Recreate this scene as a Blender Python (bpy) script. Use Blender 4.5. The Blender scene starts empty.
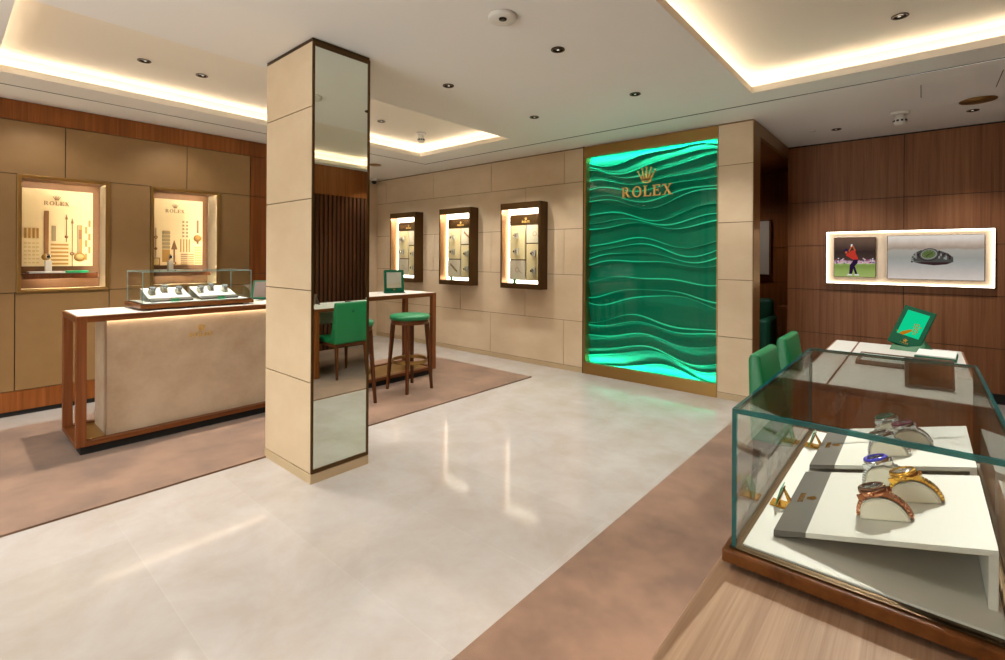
import bpy, bmesh, math, random
from mathutils import Vector, Matrix
random.seed(7)
PI = math.pi
S = bpy.context.scene
COL = S.collection

# ------------------------------------------------------------------ materials
def lin(h):
    if isinstance(h, str):
        h = h.lstrip('#')
        c = [int(h[i:i+2], 16)/255 for i in (0, 2, 4)]
    else:
        c = [v/255 for v in h]
    return [(v/12.92 if v <= .04045 else ((v+.055)/1.055)**2.4) for v in c] + [1.0]

def new_mat(name):
    m = bpy.data.materials.new(name); m.use_nodes = True
    nt = m.node_tree; nt.nodes.clear()
    out = nt.nodes.new('ShaderNodeOutputMaterial')
    return m, nt, out

def node(nt, typ, **kw):
    n = nt.nodes.new(typ)
    for k, v in kw.items(): setattr(n, k, v)
    return n

def principled(name, col, rough=.5, metal=0., spec=.5, emit=None, estr=0., coat=0., noise=None, bump=None, sheen=0.):
    """noise=(scale xyz, second colour, low, high) ; bump=(scale, strength)"""
    m, nt, out = new_mat(name)
    b = node(nt, 'ShaderNodeBsdfPrincipled')
    b.inputs['Base Color'].default_value = lin(col)
    b.inputs['Roughness'].default_value = rough
    b.inputs['Metallic'].default_value = metal
    b.inputs['Specular IOR Level'].default_value = spec
    b.inputs['Coat Weight'].default_value = coat
    b.inputs['Sheen Weight'].default_value = sheen
    if emit:
        b.inputs['Emission Color'].default_value = lin(emit); b.inputs['Emission Strength'].default_value = estr
    tc = node(nt, 'ShaderNodeTexCoord')
    if noise:
        sc, c2, lo, hi = noise
        mp = node(nt, 'ShaderNodeMapping'); mp.inputs['Scale'].default_value = sc
        nz = node(nt, 'ShaderNodeTexNoise'); nz.inputs['Scale'].default_value = 1; nz.inputs['Detail'].default_value = 6
        nz.inputs['Roughness'].default_value = .6
        rp = node(nt, 'ShaderNodeValToRGB')
        rp.color_ramp.elements[0].position = lo; rp.color_ramp.elements[0].color = lin(col)
        rp.color_ramp.elements[1].position = hi; rp.color_ramp.elements[1].color = lin(c2)
        nt.links.new(tc.outputs['Object'], mp.inputs[0]); nt.links.new(mp.outputs[0], nz.inputs['Vector'])
        nt.links.new(nz.outputs['Fac'], rp.inputs[0]); nt.links.new(rp.outputs[0], b.inputs['Base Color'])
    if bump:
        nb = node(nt, 'ShaderNodeTexNoise'); nb.inputs['Scale'].default_value = bump[0]; nb.inputs['Detail'].default_value = 3
        bp = node(nt, 'ShaderNodeBump'); bp.inputs['Strength'].default_value = bump[1]; bp.inputs['Distance'].default_value = .01
        nt.links.new(tc.outputs['Object'], nb.inputs['Vector']); nt.links.new(nb.outputs['Fac'], bp.inputs['Height'])
        nt.links.new(bp.outputs[0], b.inputs['Normal'])
    nt.links.new(b.outputs[0], out.inputs[0])
    return m

def wood(name, dark, mid, light, axis='z', rough=.38, fine=1.0):
    m, nt, out = new_mat(name)
    tc = node(nt, 'ShaderNodeTexCoord')
    mp = node(nt, 'ShaderNodeMapping')
    s = [34*fine]*3; s['xyz'.index(axis)] = .9
    mp.inputs['Scale'].default_value = s
    n1 = node(nt, 'ShaderNodeTexNoise'); n1.inputs['Scale'].default_value = 1; n1.inputs['Detail'].default_value = 7; n1.inputs['Roughness'].default_value = .68
    n1.inputs['Distortion'].default_value = .35
    mp2 = node(nt, 'ShaderNodeMapping'); s2 = [3.2]*3; s2['xyz'.index(axis)] = .22; mp2.inputs['Scale'].default_value = s2
    n2 = node(nt, 'ShaderNodeTexNoise'); n2.inputs['Scale'].default_value = 1; n2.inputs['Detail'].default_value = 3
    mx = node(nt, 'ShaderNodeMath', operation='MULTIPLY_ADD'); mx.inputs[1].default_value = .62
    ad = node(nt, 'ShaderNodeMath', operation='MULTIPLY'); ad.inputs[1].default_value = .38
    rp = node(nt, 'ShaderNodeValToRGB')
    e = rp.color_ramp.elements
    e[0].position = .34; e[0].color = lin(dark); e[1].position = .66; e[1].color = lin(light)
    e2 = e.new(.5); e2.color = lin(mid)
    b = node(nt, 'ShaderNodeBsdfPrincipled'); b.inputs['Roughness'].default_value = rough; b.inputs['Specular IOR Level'].default_value = .2
    nt.links.new(tc.outputs['Object'], mp.inputs[0]); nt.links.new(tc.outputs['Object'], mp2.inputs[0])
    nt.links.new(mp.outputs[0], n1.inputs['Vector']); nt.links.new(mp2.outputs[0], n2.inputs['Vector'])
    nt.links.new(n2.outputs['Fac'], ad.inputs[0]); nt.links.new(n1.outputs['Fac'], mx.inputs[0]); nt.links.new(ad.outputs[0], mx.inputs[2])
    nt.links.new(mx.outputs[0], rp.inputs[0]); nt.links.new(rp.outputs[0], b.inputs['Base Color'])
    nt.links.new(b.outputs[0], out.inputs[0])
    return m

def emission(name, col, strength):
    m, nt, out = new_mat(name)
    e = node(nt, 'ShaderNodeEmission'); e.inputs[0].default_value = lin(col); e.inputs[1].default_value = strength
    nt.links.new(e.outputs[0], out.inputs[0]); return m

def glass_pane(name, tint, ior=1.45, gloss=1.0):
    m, nt, out = new_mat(name)
    t = node(nt, 'ShaderNodeBsdfTransparent'); t.inputs[0].default_value = lin(tint)
    g = node(nt, 'ShaderNodeBsdfGlossy'); g.inputs['Roughness'].default_value = .0; g.inputs[0].default_value = (gloss, gloss, gloss, 1)
    f = node(nt, 'ShaderNodeFresnel'); ge = node(nt, 'ShaderNodeNewGeometry')
    mr = node(nt, 'ShaderNodeMapRange'); mr.inputs[3].default_value = ior; mr.inputs[4].default_value = 1/ior
    nt.links.new(ge.outputs['Backfacing'], mr.inputs[0]); nt.links.new(mr.outputs[0], f.inputs[0])
    mx = node(nt, 'ShaderNodeMixShader')
    nt.links.new(f.outputs[0], mx.inputs[0]); nt.links.new(t.outputs[0], mx.inputs[1]); nt.links.new(g.outputs[0], mx.inputs[2])
    nt.links.new(mx.outputs[0], out.inputs[0]); return m

def marble_floor():
    m, nt, out = new_mat('polished_stone_floor')
    tc = node(nt, 'ShaderNodeTexCoord')
    mp = node(nt, 'ShaderNodeMapping'); mp.inputs['Location'].default_value = (.14, -.055, 0)
    br = node(nt, 'ShaderNodeTexBrick'); br.offset = .5
    br.inputs['Scale'].default_value = 1; br.inputs['Brick Width'].default_value = 1.2; br.inputs['Row Height'].default_value = .6
    br.inputs['Mortar Size'].default_value = .0022; br.inputs['Mortar Smooth'].default_value = .1; br.inputs['Bias'].default_value = 0
    br.inputs['Color1'].default_value = lin('#aba6a1'); br.inputs['Color2'].default_value = lin('#afaaa6'); br.inputs['Mortar'].default_value = lin('#b1ada8')
    n1 = node(nt, 'ShaderNodeTexNoise'); n1.inputs['Scale'].default_value = 2.6; n1.inputs['Detail'].default_value = 9; n1.inputs['Roughness'].default_value = .66; n1.inputs['Distortion'].default_value = .3
    rp = node(nt, 'ShaderNodeValToRGB'); e = rp.color_ramp.elements
    e[0].position = .3; e[0].color = lin('#e9e2d9'); e[1].position = .7; e[1].color = lin('#ffffff')
    mx = node(nt, 'ShaderNodeMix', data_type='RGBA', blend_type='MULTIPLY'); mx.inputs[0].default_value = .95
    n2 = node(nt, 'ShaderNodeTexNoise'); n2.inputs['Scale'].default_value = 5; n2.inputs['Detail'].default_value = 5
    rr = node(nt, 'ShaderNodeMapRange'); rr.inputs[3].default_value = .06; rr.inputs[4].default_value = .12
    b = node(nt, 'ShaderNodeBsdfPrincipled'); b.inputs['Specular IOR Level'].default_value = .27
    nt.links.new(tc.outputs['Object'], mp.inputs[0]); nt.links.new(mp.outputs[0], br.inputs['Vector'])
    nt.links.new(tc.outputs['Object'], n1.inputs['Vector']); nt.links.new(n1.outputs['Fac'], rp.inputs[0])
    nt.links.new(br.outputs['Color'], mx.inputs[6]); nt.links.new(rp.outputs[0], mx.inputs[7])
    nt.links.new(mx.outputs[2], b.inputs['Base Color'])
    nt.links.new(tc.outputs['Object'], n2.inputs['Vector']); nt.links.new(n2.outputs['Fac'], rr.inputs[0]); nt.links.new(rr.outputs[0], b.inputs['Roughness'])
    nt.links.new(b.outputs[0], out.inputs[0]); return m

def vgrad(name, stops, z0, z1, estr):
    """a picture's colours by height (object z): a lit screen image"""
    m, nt, out = new_mat(name)
    tc = node(nt, 'ShaderNodeTexCoord'); sp = node(nt, 'ShaderNodeSeparateXYZ')
    mr = node(nt, 'ShaderNodeMapRange'); mr.inputs[1].default_value = z0; mr.inputs[2].default_value = z1
    nz = node(nt, 'ShaderNodeTexNoise'); nz.inputs['Scale'].default_value = 14; nz.inputs['Detail'].default_value = 4
    ad = node(nt, 'ShaderNodeMath', operation='MULTIPLY_ADD'); ad.inputs[1].default_value = .12
    rp = node(nt, 'ShaderNodeValToRGB'); e = rp.color_ramp.elements
    e[0].position = stops[0][0]; e[0].color = lin(stops[0][1]); e[1].position = stops[-1][0]; e[1].color = lin(stops[-1][1])
    for p, c in stops[1:-1]:
        q = e.new(p); q.color = lin(c)
    em = node(nt, 'ShaderNodeEmission'); em.inputs[1].default_value = estr
    nt.links.new(tc.outputs['Object'], sp.inputs[0]); nt.links.new(sp.outputs[2], mr.inputs[0])
    nt.links.new(tc.outputs['Object'], nz.inputs['Vector']); nt.links.new(nz.outputs['Fac'], ad.inputs[0]); nt.links.new(mr.outputs[0], ad.inputs[2])
    nt.links.new(ad.outputs[0], rp.inputs[0]); nt.links.new(rp.outputs[0], em.inputs[0]); nt.links.new(em.outputs[0], out.inputs[0]); return m

def edge_mat():
    m, nt, out = new_mat('glass_edge')
    b = node(nt, 'ShaderNodeBsdfPrincipled'); b.inputs['Base Color'].default_value = lin('#0d6264'); b.inputs['Roughness'].default_value = .06; b.inputs['Specular IOR Level'].default_value = 1.; b.inputs['Coat Weight'].default_value = .6
    t = node(nt, 'ShaderNodeBsdfTransparent'); t.inputs[0].default_value = lin('#8fe0d6')
    mx = node(nt, 'ShaderNodeMixShader'); mx.inputs[0].default_value = .7
    nt.links.new(t.outputs[0], mx.inputs[1]); nt.links.new(b.outputs[0], mx.inputs[2]); nt.links.new(mx.outputs[0], out.inputs[0]); return m
M = {}
M['floor'] = marble_floor()
M['stone'] = principled('beige_stone_cladding', '#c9b292', .55, noise=((2.2, 2.2, 3.5), '#d2bd9f', .35, .7))
M['stone_joint'] = principled('stone_joint', '#7a6546', .8)
M['plinth'] = principled('stone_plinth', '#b9a27f', .45)
M['marble'] = principled('cream_marble', '#b29a80', .4, noise=((3, 3, 3), '#c9b59d', .36, .66))
M['ceiling'] = principled('ceiling_paint', '#f0eeea', .85)
M['cove'] = principled('cove_paint', '#ece4d6', .85)
M['slot'] = principled('black_slot', '#15120f', .8)
M['wood_z'] = wood('walnut_upright', '#633618', '#80481f', '#945a2e', 'z')
M['wood_y'] = wood('walnut_along', '#50291a', '#70401f', '#85502c', 'y')
M['wood_x'] = wood('walnut_across', '#5c3018', '#83491f', '#9a5c31', 'x')
M['wood_back'] = wood('walnut_dark_panel', '#70452b', '#8a5b3c', '#9a6b49', 'z', .45)
M['wood_counter'] = wood('walnut_counter', '#5f331b', '#7d4827', '#905834', 'z')
M['wood_table'] = wood('walnut_table_top', '#86654d', '#a5866c', '#ba9c84', 'y', .55, 1.1)
M['wood_dark'] = wood('walnut_dark', '#3a1d0e', '#573018', '#6a3e20', 'z')
M['slat'] = wood('walnut_slat', '#3a1e0e', '#54301a', '#643a20', 'z', .5)
M['leather'] = principled('tan_leather_panel', '#83633a', .5, noise=((5, 5, 5), '#8a6940', .3, .7))
M['bronze'] = principled('brushed_bronze', '#9a7743', .36, .8)
M['bronze_dark'] = principled('dark_bronze', '#4f3a20', .38, .85)
M['wood_case'] = wood('walnut_case_base', '#4d2b13', '#693e1c', '#7b4c27', 'y', .3)
M['bronze_case'] = principled('bronze_case', '#5a4122', .4, .75)
M['niche_lining'] = principled('bronze_lining', '#6e4c2d', .42, .3)
M['niche_led'] = emission('niche_led', '#ffeccb', 150)
M['case_fill_led'] = emission('case_fill_led', '#ffeed4', 330)  # for the fill lamps added inside the wall cases
M['copper'] = principled('copper_lining', '#b98a62', .35, .55)
M['gold'] = principled('polished_gold', '#d9a441', .25, 1.)
M['gold_matte'] = principled('gold_lettering', '#e4bb68', .4, .1)
M['brass'] = principled('brass', '#a98748', .3, .9)
M['carpet'] = principled('taupe_carpet', '#664a36', .95, noise=((2.1, 2.1, 2.1), '#86654d', .38, .62), bump=(320, .35), sheen=.3)
M['white'] = principled('white_leatherette', '#d3d2cc', .5)
M['cream'] = principled('cream_leatherette', '#cbc5ba', .5)
M['grey_strip'] = principled('grey_leather_strip', '#55524d', .5)
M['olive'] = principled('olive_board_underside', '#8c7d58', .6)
M['green'] = principled('green_leather', '#147a48', .42, bump=(260, .06))
M['green_dark'] = principled('dark_green_velvet', '#07553e', .6, sheen=.0)
M['green_frame'] = principled('green_lacquer', '#044d33', .6, 0., .15)
M['green_card'] = principled('green_card', '#12955f', .4)
M['mirror'] = principled('mirror_glass', '#e9f0e4', .0, 1.)
M['glass'] = glass_pane('showcase_glass', '#fbfdfb', 1.45, .75)
M['glass_big'] = glass_pane('panel_glass', '#eef8f2', 1.45, .45)
M['glass_edge'] = edge_mat()
M['glass_edge_pale'] = principled('glass_edge_pale', '#8fb5b0', .1, 0., .8)
M['photo_board'] = principled('photo_board', '#dccfba', .6)
M['steel'] = principled('polished_steel', '#cfd2d6', .18, 1.)
M['steel_dark'] = principled('dark_steel', '#6d7074', .3, 1.)  # darker grey steel, for the bezels in the small showcase
M['yellow_gold'] = principled('yellow_gold', '#e0b04e', .2, 1.)
M['rose_gold'] = principled('rose_gold', '#c98a68', .22, 1.)
M['dial_dark'] = principled('dark_dial', '#22201f', .2)
M['dial_white'] = principled('silver_dial', '#c9ccd0', .25, .4)
M['blue_bezel'] = principled('blue_bezel', '#3a3fd0', .25)
M['green_bezel'] = principled('green_bezel', '#1f6a50', .25)
M['red_bezel'] = principled('red_bezel', '#6e2f4e', .25)
M['brown_bezel'] = principled('brown_bezel', '#5b3524', .25)
M['black'] = principled('black', '#0d0c0b', .5)
M['plastic'] = principled('white_plastic', '#dcd8cf', .45)
M['lens'] = principled('lamp_reflector', '#2c2420', .15, .9)
M['lamp'] = emission('lamp_lens', '#fff2dd', .7)
M['led'] = emission('cove_led', '#ffeed6', 12)
M['led_soft'] = emission('under_counter_led', '#ffe6c4', 12)
M['led_case'] = emission('case_led_frame', '#fff0dc', 8.0)
M['led_green'] = emission('panel_led', '#80ffe6', 110)
M['niche_board'] = principled('cream_niche_board', '#ead6a8', .45)
M['niche_side'] = principled('cream_niche_side', '#e8dab8', .5)
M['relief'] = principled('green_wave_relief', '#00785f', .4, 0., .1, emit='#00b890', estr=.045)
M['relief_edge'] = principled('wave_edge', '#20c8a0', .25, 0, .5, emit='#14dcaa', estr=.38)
M['lightbox'] = emission('lightbox_panel', '#ffe3bd', 1.25)
M['taupe_leather'] = principled('taupe_leather', '#6b5547', .5)
M['paper'] = principled('paper', '#efeeea', .6)
M['cushion'] = principled('cream_watch_cushion', '#e2dccb', .55)
M['inlay_gold'] = principled('inlay_gold', '#b98d45', .4, .1)
M['inlay_brown'] = principled('inlay_brown', '#8a6238', .45, .0)
M['inlay_pale'] = principled('inlay_pale', '#d8bd7d', .45, .2)
M['inlay_grey'] = principled('inlay_grey', '#a08e68', .45, .0)

# ------------------------------------------------------------------ mesh builder
class MB:
    def __init__(s): s.v = []; s.f = []; s.m = []; s.sm = []
    def add(s, vs, fs, m=0, smooth=False, xf=None):
        o = len(s.v)
        s.v += [tuple(xf @ Vector(v)) if xf is not None else tuple(v) for v in vs]
        for f in fs:
            s.f.append([o+i for i in f]); s.m.append(m); s.sm.append(smooth)
        return s
    def box(s, x0, x1, y0, y1, z0, z1, m=0, xf=None):
        x0, x1 = sorted((x0, x1)); y0, y1 = sorted((y0, y1)); z0, z1 = sorted((z0, z1))
        vs = [(x0,y0,z0),(x1,y0,z0),(x1,y1,z0),(x0,y1,z0),(x0,y0,z1),(x1,y0,z1),(x1,y1,z1),(x0,y1,z1)]
        return s.add(vs, [(0,3,2,1),(4,5,6,7),(0,1,5,4),(1,2,6,5),(2,3,7,6),(3,0,4,7)], m, False, xf)
    def quad(s, a, b, c, d, m=0): return s.add([a,b,c,d], [(0,1,2,3)], m)
    def poly(s, pts, mp, d0, d1, m=0, smooth=False):
        """extrude a 2D polygon; mp(u,v,w)->xyz"""
        n = len(pts)
        vs = [mp(u, v, d0) for u, v in pts] + [mp(u, v, d1) for u, v in pts]
        fs = [tuple(range(n-1, -1, -1)), tuple(range(n, 2*n))] + [(i, (i+1) % n, n+(i+1) % n, n+i) for i in range(n)]
        return s.add(vs, fs, m, smooth)
    def lathe(s, prof, n=24, m=0, c=(0,0,0), smooth=True, xf=None):
        vs = []; k = len(prof)
        for i in range(n):
            a = 2*PI*i/n
            for r, z in prof: vs.append((c[0]+r*math.cos(a), c[1]+r*math.sin(a), c[2]+z))
        fs = []
        for i in range(n):
            j = (i+1) % n
            for q in range(k-1): fs.append((i*k+q, j*k+q, j*k+q+1, i*k+q+1))
        closed = prof[0] == prof[-1]
        if prof[0][0] > 1e-6 and not closed: fs.append(tuple(i*k for i in range(n-1, -1, -1)))
        if prof[-1][0] > 1e-6 and not closed: fs.append(tuple(i*k+k-1 for i in range(n)))
        return s.add(vs, fs, m, smooth, xf)
    def tube(s, pts, r, n=8, m=0, closed=False, smooth=True):
        P = [Vector(p) for p in pts]; k = len(P); vs = []
        rr = r if isinstance(r, (list, tuple)) else [r]*k
        for i in range(k):
            a = P[(i-1) % k] if (closed or i > 0) else P[i]; b = P[(i+1) % k] if (closed or i < k-1) else P[i]
            t = (b-a).normalized(); u = t.orthogonal().normalized() if abs(t.z) > .95 else t.cross(Vector((0,0,1))).normalized()
            w = t.cross(u)
            for j in range(n):
                q = 2*PI*j/n; vs.append(P[i]+(u*math.cos(q)+w*math.sin(q))*rr[i])
        fs = []
        for i in range(k if closed else k-1):
            a, b = i*n, ((i+1) % k)*n
            for j in range(n): fs.append((a+j, a+(j+1) % n, b+(j+1) % n, b+j))
        if not closed: fs += [tuple(range(n-1, -1, -1)), tuple((k-1)*n+j for j in range(n))]
        return s.add(vs, fs, m, smooth)
    def bar(s, a, b, w0, w1, m=0):
        """tapered square bar from a to b (w0,w1 half widths)"""
        (ax, ay, az), (bx, by, bz) = a, b
        vs = [(ax+i*w0, ay+j*w0, az) for i, j in ((-1,-1),(1,-1),(1,1),(-1,1))] + [(bx+i*w1, by+j*w1, bz) for i, j in ((-1,-1),(1,-1),(1,1),(-1,1))]
        return s.add(vs, [(0,3,2,1),(4,5,6,7),(0,1,5,4),(1,2,6,5),(2,3,7,6),(3,0,4,7)], m)
    def build(s, name, mats, parent=None, bev=0., seg=2, world=True, off=(0,0,0)):
        bm = bmesh.new()
        o = world_off(parent) if (parent is not None and world) else Vector((0,0,0))
        o = o + Vector(off)
        bv = [bm.verts.new(Vector(v)-o) for v in s.v]
        for f, mi, smo in zip(s.f, s.m, s.sm):
            try:
                fc = bm.faces.new([bv[i] for i in f]); fc.material_index = mi; fc.smooth = smo
            except ValueError: pass
        if bev > 0:
            bmesh.ops.remove_doubles(bm, verts=bm.verts, dist=1e-6)
            es = [e for e in bm.edges if len(e.link_faces) == 2 and e.calc_face_angle(0) > .5]
            bmesh.ops.bevel(bm, geom=es, offset=bev, segments=seg, affect='EDGES', profile=.5, clamp_overlap=True)
            for f in bm.faces: f.smooth = seg > 2 or f.smooth
        bmesh.ops.recalc_face_normals(bm, faces=bm.faces)
        me = bpy.data.meshes.new(name); bm.to_mesh(me); bm.free()
        for mt in (mats if isinstance(mats, (list, tuple)) else [mats]): me.materials.append(mt)
        ob = bpy.data.objects.new(name, me); COL.objects.link(ob)
        if parent is not None: ob.parent = parent
        if off != (0,0,0): ob.location = off
        return ob

def world_off(o):
    r = Vector((0,0,0))
    while o is not None: r += Vector(o.location); o = o.parent
    return r
def tag(o, label, cat, group=None):
    o['label'] = label; o['category'] = cat
    if group: o['group'] = group
    return o
def thing(name, label, cat, loc=(0,0,0), rot=(0,0,0), group=None):
    o = bpy.data.objects.new(name, None); COL.objects.link(o)
    o.location = loc; o.rotation_euler = rot; o.empty_display_size = .1
    return tag(o, label, cat, group)
def struct(o): o['kind'] = 'structure'; return o
def dup(root, loc, rot=None, label=None, group=None):
    r = root.copy(); COL.objects.link(r); r.location = loc
    if rot is not None: r.rotation_euler = rot
    if label: r['label'] = label
    if group: r['group'] = group
    elif 'group' in r and group == '': del r['group']
    for ch in list(root.children):
        c = ch.copy(); COL.objects.link(c); c.parent = r
        for g in list(ch.children):
            d = g.copy(); COL.objects.link(d); d.parent = c
    return r
def remat(root, mapping):
    """give a copied thing its own materials"""
    for ch in root.children:
        n = ch.name.split('.')[0]
        if n in mapping:
            me = ch.data.copy(); ch.data = me
            me.materials[0] = mapping[n]

# ------------------------------------------------------------------ lettering
def ring_polys(cx, cy, ro, ri, ho, hi, a0, a1, n):
    out = []
    for i in range(n):
        a, b = a0+(a1-a0)*i/n, a0+(a1-a0)*(i+1)/n
        out.append([(cx+ri*math.cos(a), cy+hi*math.sin(a)), (cx+ro*math.cos(a), cy+ho*math.sin(a)), (cx+ro*math.cos(b), cy+ho*math.sin(b)), (cx+ri*math.cos(b), cy+hi*math.sin(b))])
    return out
def R_(x0, y0, x1, y1): return [(x0,y0),(x1,y0),(x1,y1),(x0,y1)]
def letter(ch):
    if ch == 'R':
        return ([R_(.1,0,.27,1), R_(0,0,.37,.07), R_(0,.93,.42,1), R_(.27,.46,.42,.53)] + ring_polys(.42,.73,.3,.13,.27,.2,-PI/2,PI/2,10)
                + [[(.36,.48),(.54,.48),(.86,0),(.66,0)], R_(.66,0,.92,.06)]), .92
    if ch == 'O': return ring_polys(.47,.5,.47,.29,.52,.44,0,2*PI,26), .94
    if ch == 'L': return [R_(.1,0,.27,1), R_(0,.93,.37,1), R_(0,0,.74,.07), [(.6,.07),(.74,.07),(.76,.3),(.71,.3)]], .76
    if ch == 'E':
        return [R_(.1,0,.27,1), R_(0,.93,.72,1), R_(0,0,.74,.07), R_(.27,.47,.56,.54), R_(.51,.38,.56,.63), [(.58,.93),(.72,.93),(.73,.74),(.69,.74)], [(.6,.07),(.74,.07),(.77,.28),(.72,.28)]], .77
    if ch == 'X':
        return [[(.08,1),(.28,1),(.86,0),(.66,0)], [(.7,1),(.78,1),(.2,0),(.11,0)], R_(0,.94,.36,1), R_(.6,.94,.9,1), R_(0,0,.31,.06), R_(.57,0,.95,.06)], .95
    return [], .5
def word_polys(txt, h, gap=.16):
    out, x = [], 0
    for ch in txt:
        ps, w = letter(ch)
        out += [[((u+x)*h, v*h) for u, v in p] for p in ps]; x += w+gap
    W = (x-gap)*h
    return [[(u-W/2, v) for u, v in p] for p in out], W
def crown_polys(h):
    out = []
    out += ring_polys(0, .11, .3, .18, .11, .05, 0, 2*PI, 16)
    tips = [(-.56,.74),(-.29,.9),(0,.95),(.29,.9),(.56,.74)]
    for k, (tx, ty) in enumerate(tips):
        bx = -.24+.12*k
        out.append([(bx-.07,.2),(bx+.07,.2),(tx+.02,ty),(tx-.02,ty)])
    out.append(R_(-.3,.18,.3,.27))
    for tx, ty in tips:
        out.append([(tx+.062*math.cos(2*PI*i/10), ty+.062*math.sin(2*PI*i/10)) for i in range(10)])
    return [[(u*h, v*h) for u, v in p] for p in out]
def fmap(o, U, V, N):
    o, U, V, N = Vector(o), Vector(U), Vector(V), Vector(N)
    return lambda u, v, w: tuple(o+U*u+V*v+N*w)
def sign(name, mat, parent, o, U, V, N, lh, ch, gap, d=.006, world=True, dy=None):
    """word with a crown above; o = centre of the word's base line"""
    mb = MB(); mp = fmap(o, U, V, N)
    ps, W = word_polys('ROLEX', lh)
    for p in ps: mb.poly(p, mp, 0, d)
    mb2 = MB(); mp2 = fmap(Vector(o)+Vector(V)*(lh+gap), U, V, N)
    for p in crown_polys(ch): mb2.poly(p, mp2, 0, d)
    a = mb.build('lettering', mat, parent, world=world); b = mb2.build('crown_emblem', mat, parent, world=world)
    return a, b

# ================================================================== SETTING
XL, XR, YG, YB, YN, ZC = -6.3, 1.08, 5.41, 7.1, -2.6, 2.9

fl = MB(); fl.box(-8.3, 1.6, YN-.2, 9.2, -.1, 0)
struct(fl.build('floor', M['floor']))

# ceiling with two recesses and a shadow gap
RL = (-5.42, -3.77, .28, 4.48); RR = (-1.12, .92, -1.9, 4.57)
xs = [-8.3, -5.815, -5.785, RL[0], RL[1], RR[0], RR[1], 1.6]
ys = [YN-.2, RR[2], RL[2], RL[3], RR[3], 4.882, 4.914, 7.3]
cm = MB()
for i in range(len(xs)-1):
    for j in range(len(ys)-1):
        cx, cy = (xs[i]+xs[i+1])/2, (ys[j]+ys[j+1])/2
        if RL[0] < cx < RL[1] and RL[2] < cy < RL[3]: continue
        if RR[0] < cx < RR[1] and RR[2] < cy < RR[3]: continue
        if -5.815 < cx < -5.785 and cy < 4.914: continue
        if 4.882 < cy < 4.914 and cx > -5.815: continue
        cm.quad((xs[i],ys[j],ZC),(xs[i],ys[j+1],ZC),(xs[i+1],ys[j+1],ZC),(xs[i+1],ys[j],ZC))
cm.box(-8.3, 1.6, YN-.2, 7.3, 3.16, 3.2)
cm.box(-5.83, -5.77, YN-.2, 4.93, ZC+.006, ZC+.02, 1); cm.box(-5.83, 1.6, 4.87, 4.926, ZC+.006, ZC+.02, 1)
for (sx, sy0, sy1) in ((-.016, 5.23, 5.64), (.452, 5.2, 5.68)):
    cm.box(sx-.0025, sx+.0025, sy0, sy1, ZC-.0012, ZC, 1)
for R in (RL, RR):
    x0, x1, y0, y1 = R; w = .15; l = .02
    # lips, ledge, cove back wall, raised soffit
    for a in ((x0-l,x0,y0-l,y1+l),(x1,x1+l,y0-l,y1+l),(x0,x1,y0-l,y0),(x0,x1,y1,y1+l)): cm.box(*a, ZC+.001, ZC+.055, 2)
    for a in ((x0-w,x0-l,y0-w,y1+w),(x1+l,x1+w,y0-w,y1+w),(x0-l,x1+l,y0-w,y0-l),(x0-l,x1+l,y1+l,y1+w)): cm.box(*a, ZC+.03, ZC+.045, 2)
    for a in ((x0-w-.02,x0-w,y0-w-.02,y1+w+.02),(x1+w,x1+w+.02,y0-w-.02,y1+w+.02),(x0-w,x1+w,y0-w-.02,y0-w),(x0-w,x1+w,y1+w,y1+w+.02)): cm.box(*a, ZC+.03, 3.12, 2)
    cm.box(x0-w-.02, x1+w+.02, y0-w-.02, y1+w+.02, 3.07, 3.12, 2)
struct(cm.build('ceiling', [M['ceiling'], M['slot'], M['cove']]))
for R, lab in ((RL, 'warm LED strip hidden in the ceiling recess above the marble counter'), (RR, 'warm LED strip hidden in the ceiling recess above the glass showcase')):
    x0, x1, y0, y1 = R; q = .1; e = MB()
    for a in ((x0-q-.012,x0-q+.012,y0-q,y1+q),(x1+q-.012,x1+q+.012,y0-q,y1+q),(x0-q,x1+q,y0-q-.012,y0-q+.012),(x0-q,x1+q,y1+q-.012,y1+q+.012)): e.box(*a, ZC+.046, ZC+.056)
    tag(e.build('cove_light_strip', M['led']), lab, 'light')

# stone clad walls : rows of .6 m with staggered joints, real grooves
G = .0035
def clad(mb, u0, u1, rows, joints, put, base=.065):
    """rows list of z; joints[k] list of u joints for row k; put(u0,u1,z0,z1,mat)"""
    for k in range(len(rows)-1):
        us = [u0]+[j for j in joints[k] if u0+.02 < j < u1-.02]+[u1]
        for a, b in zip(us, us[1:]): put(a+(G if a > u0 else 0), b-(G if b < u1 else 0), rows[k]+G, rows[k+1]-G)
rows = [.065, .655, 1.255, 1.855, 2.455, 2.886]
ev = [-3.59-1.3*i for i in range(-3, 4)][::-1]; od = [-4.24-1.3*i for i in range(-3, 4)][::-1]
w = MB()
clad(w, -7.78, -3.30, rows, [ev, od, ev, od, ev], lambda a, b, z0, z1: w.box(a, b, YG, YG+.02, z0, z1))
w.box(-7.9, -3.30, YG+.008, YG+.2, 0, 2.9, 1)
w.box(-7.78, -3.30, YG-.004, YG+.01, 0, .062, 2)
w.box(-3.302, -3.292, YG-.005, YG+.2, 0, 2.9, 3)
struct(w.build('wall_beige', [M['stone'], M['stone_joint'], M['plinth'], M['bronze_dark']]))
w = MB()   # short pier between green panel and passage
clad(w, -1.645, -1.31, rows, [[]]*5, lambda a, b, z0, z1: w.box(a, b, YG, YG+.02, z0, z1))
w.box(-1.645, -1.312, YG+.008, YG+.3, 0, 2.9, 1); w.box(-1.645, -1.312, YG-.004, YG+.01, 0, .062, 2)
struct(w.build('wall_pier', [M['stone'], M['stone_joint'], M['plinth']]))
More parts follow.
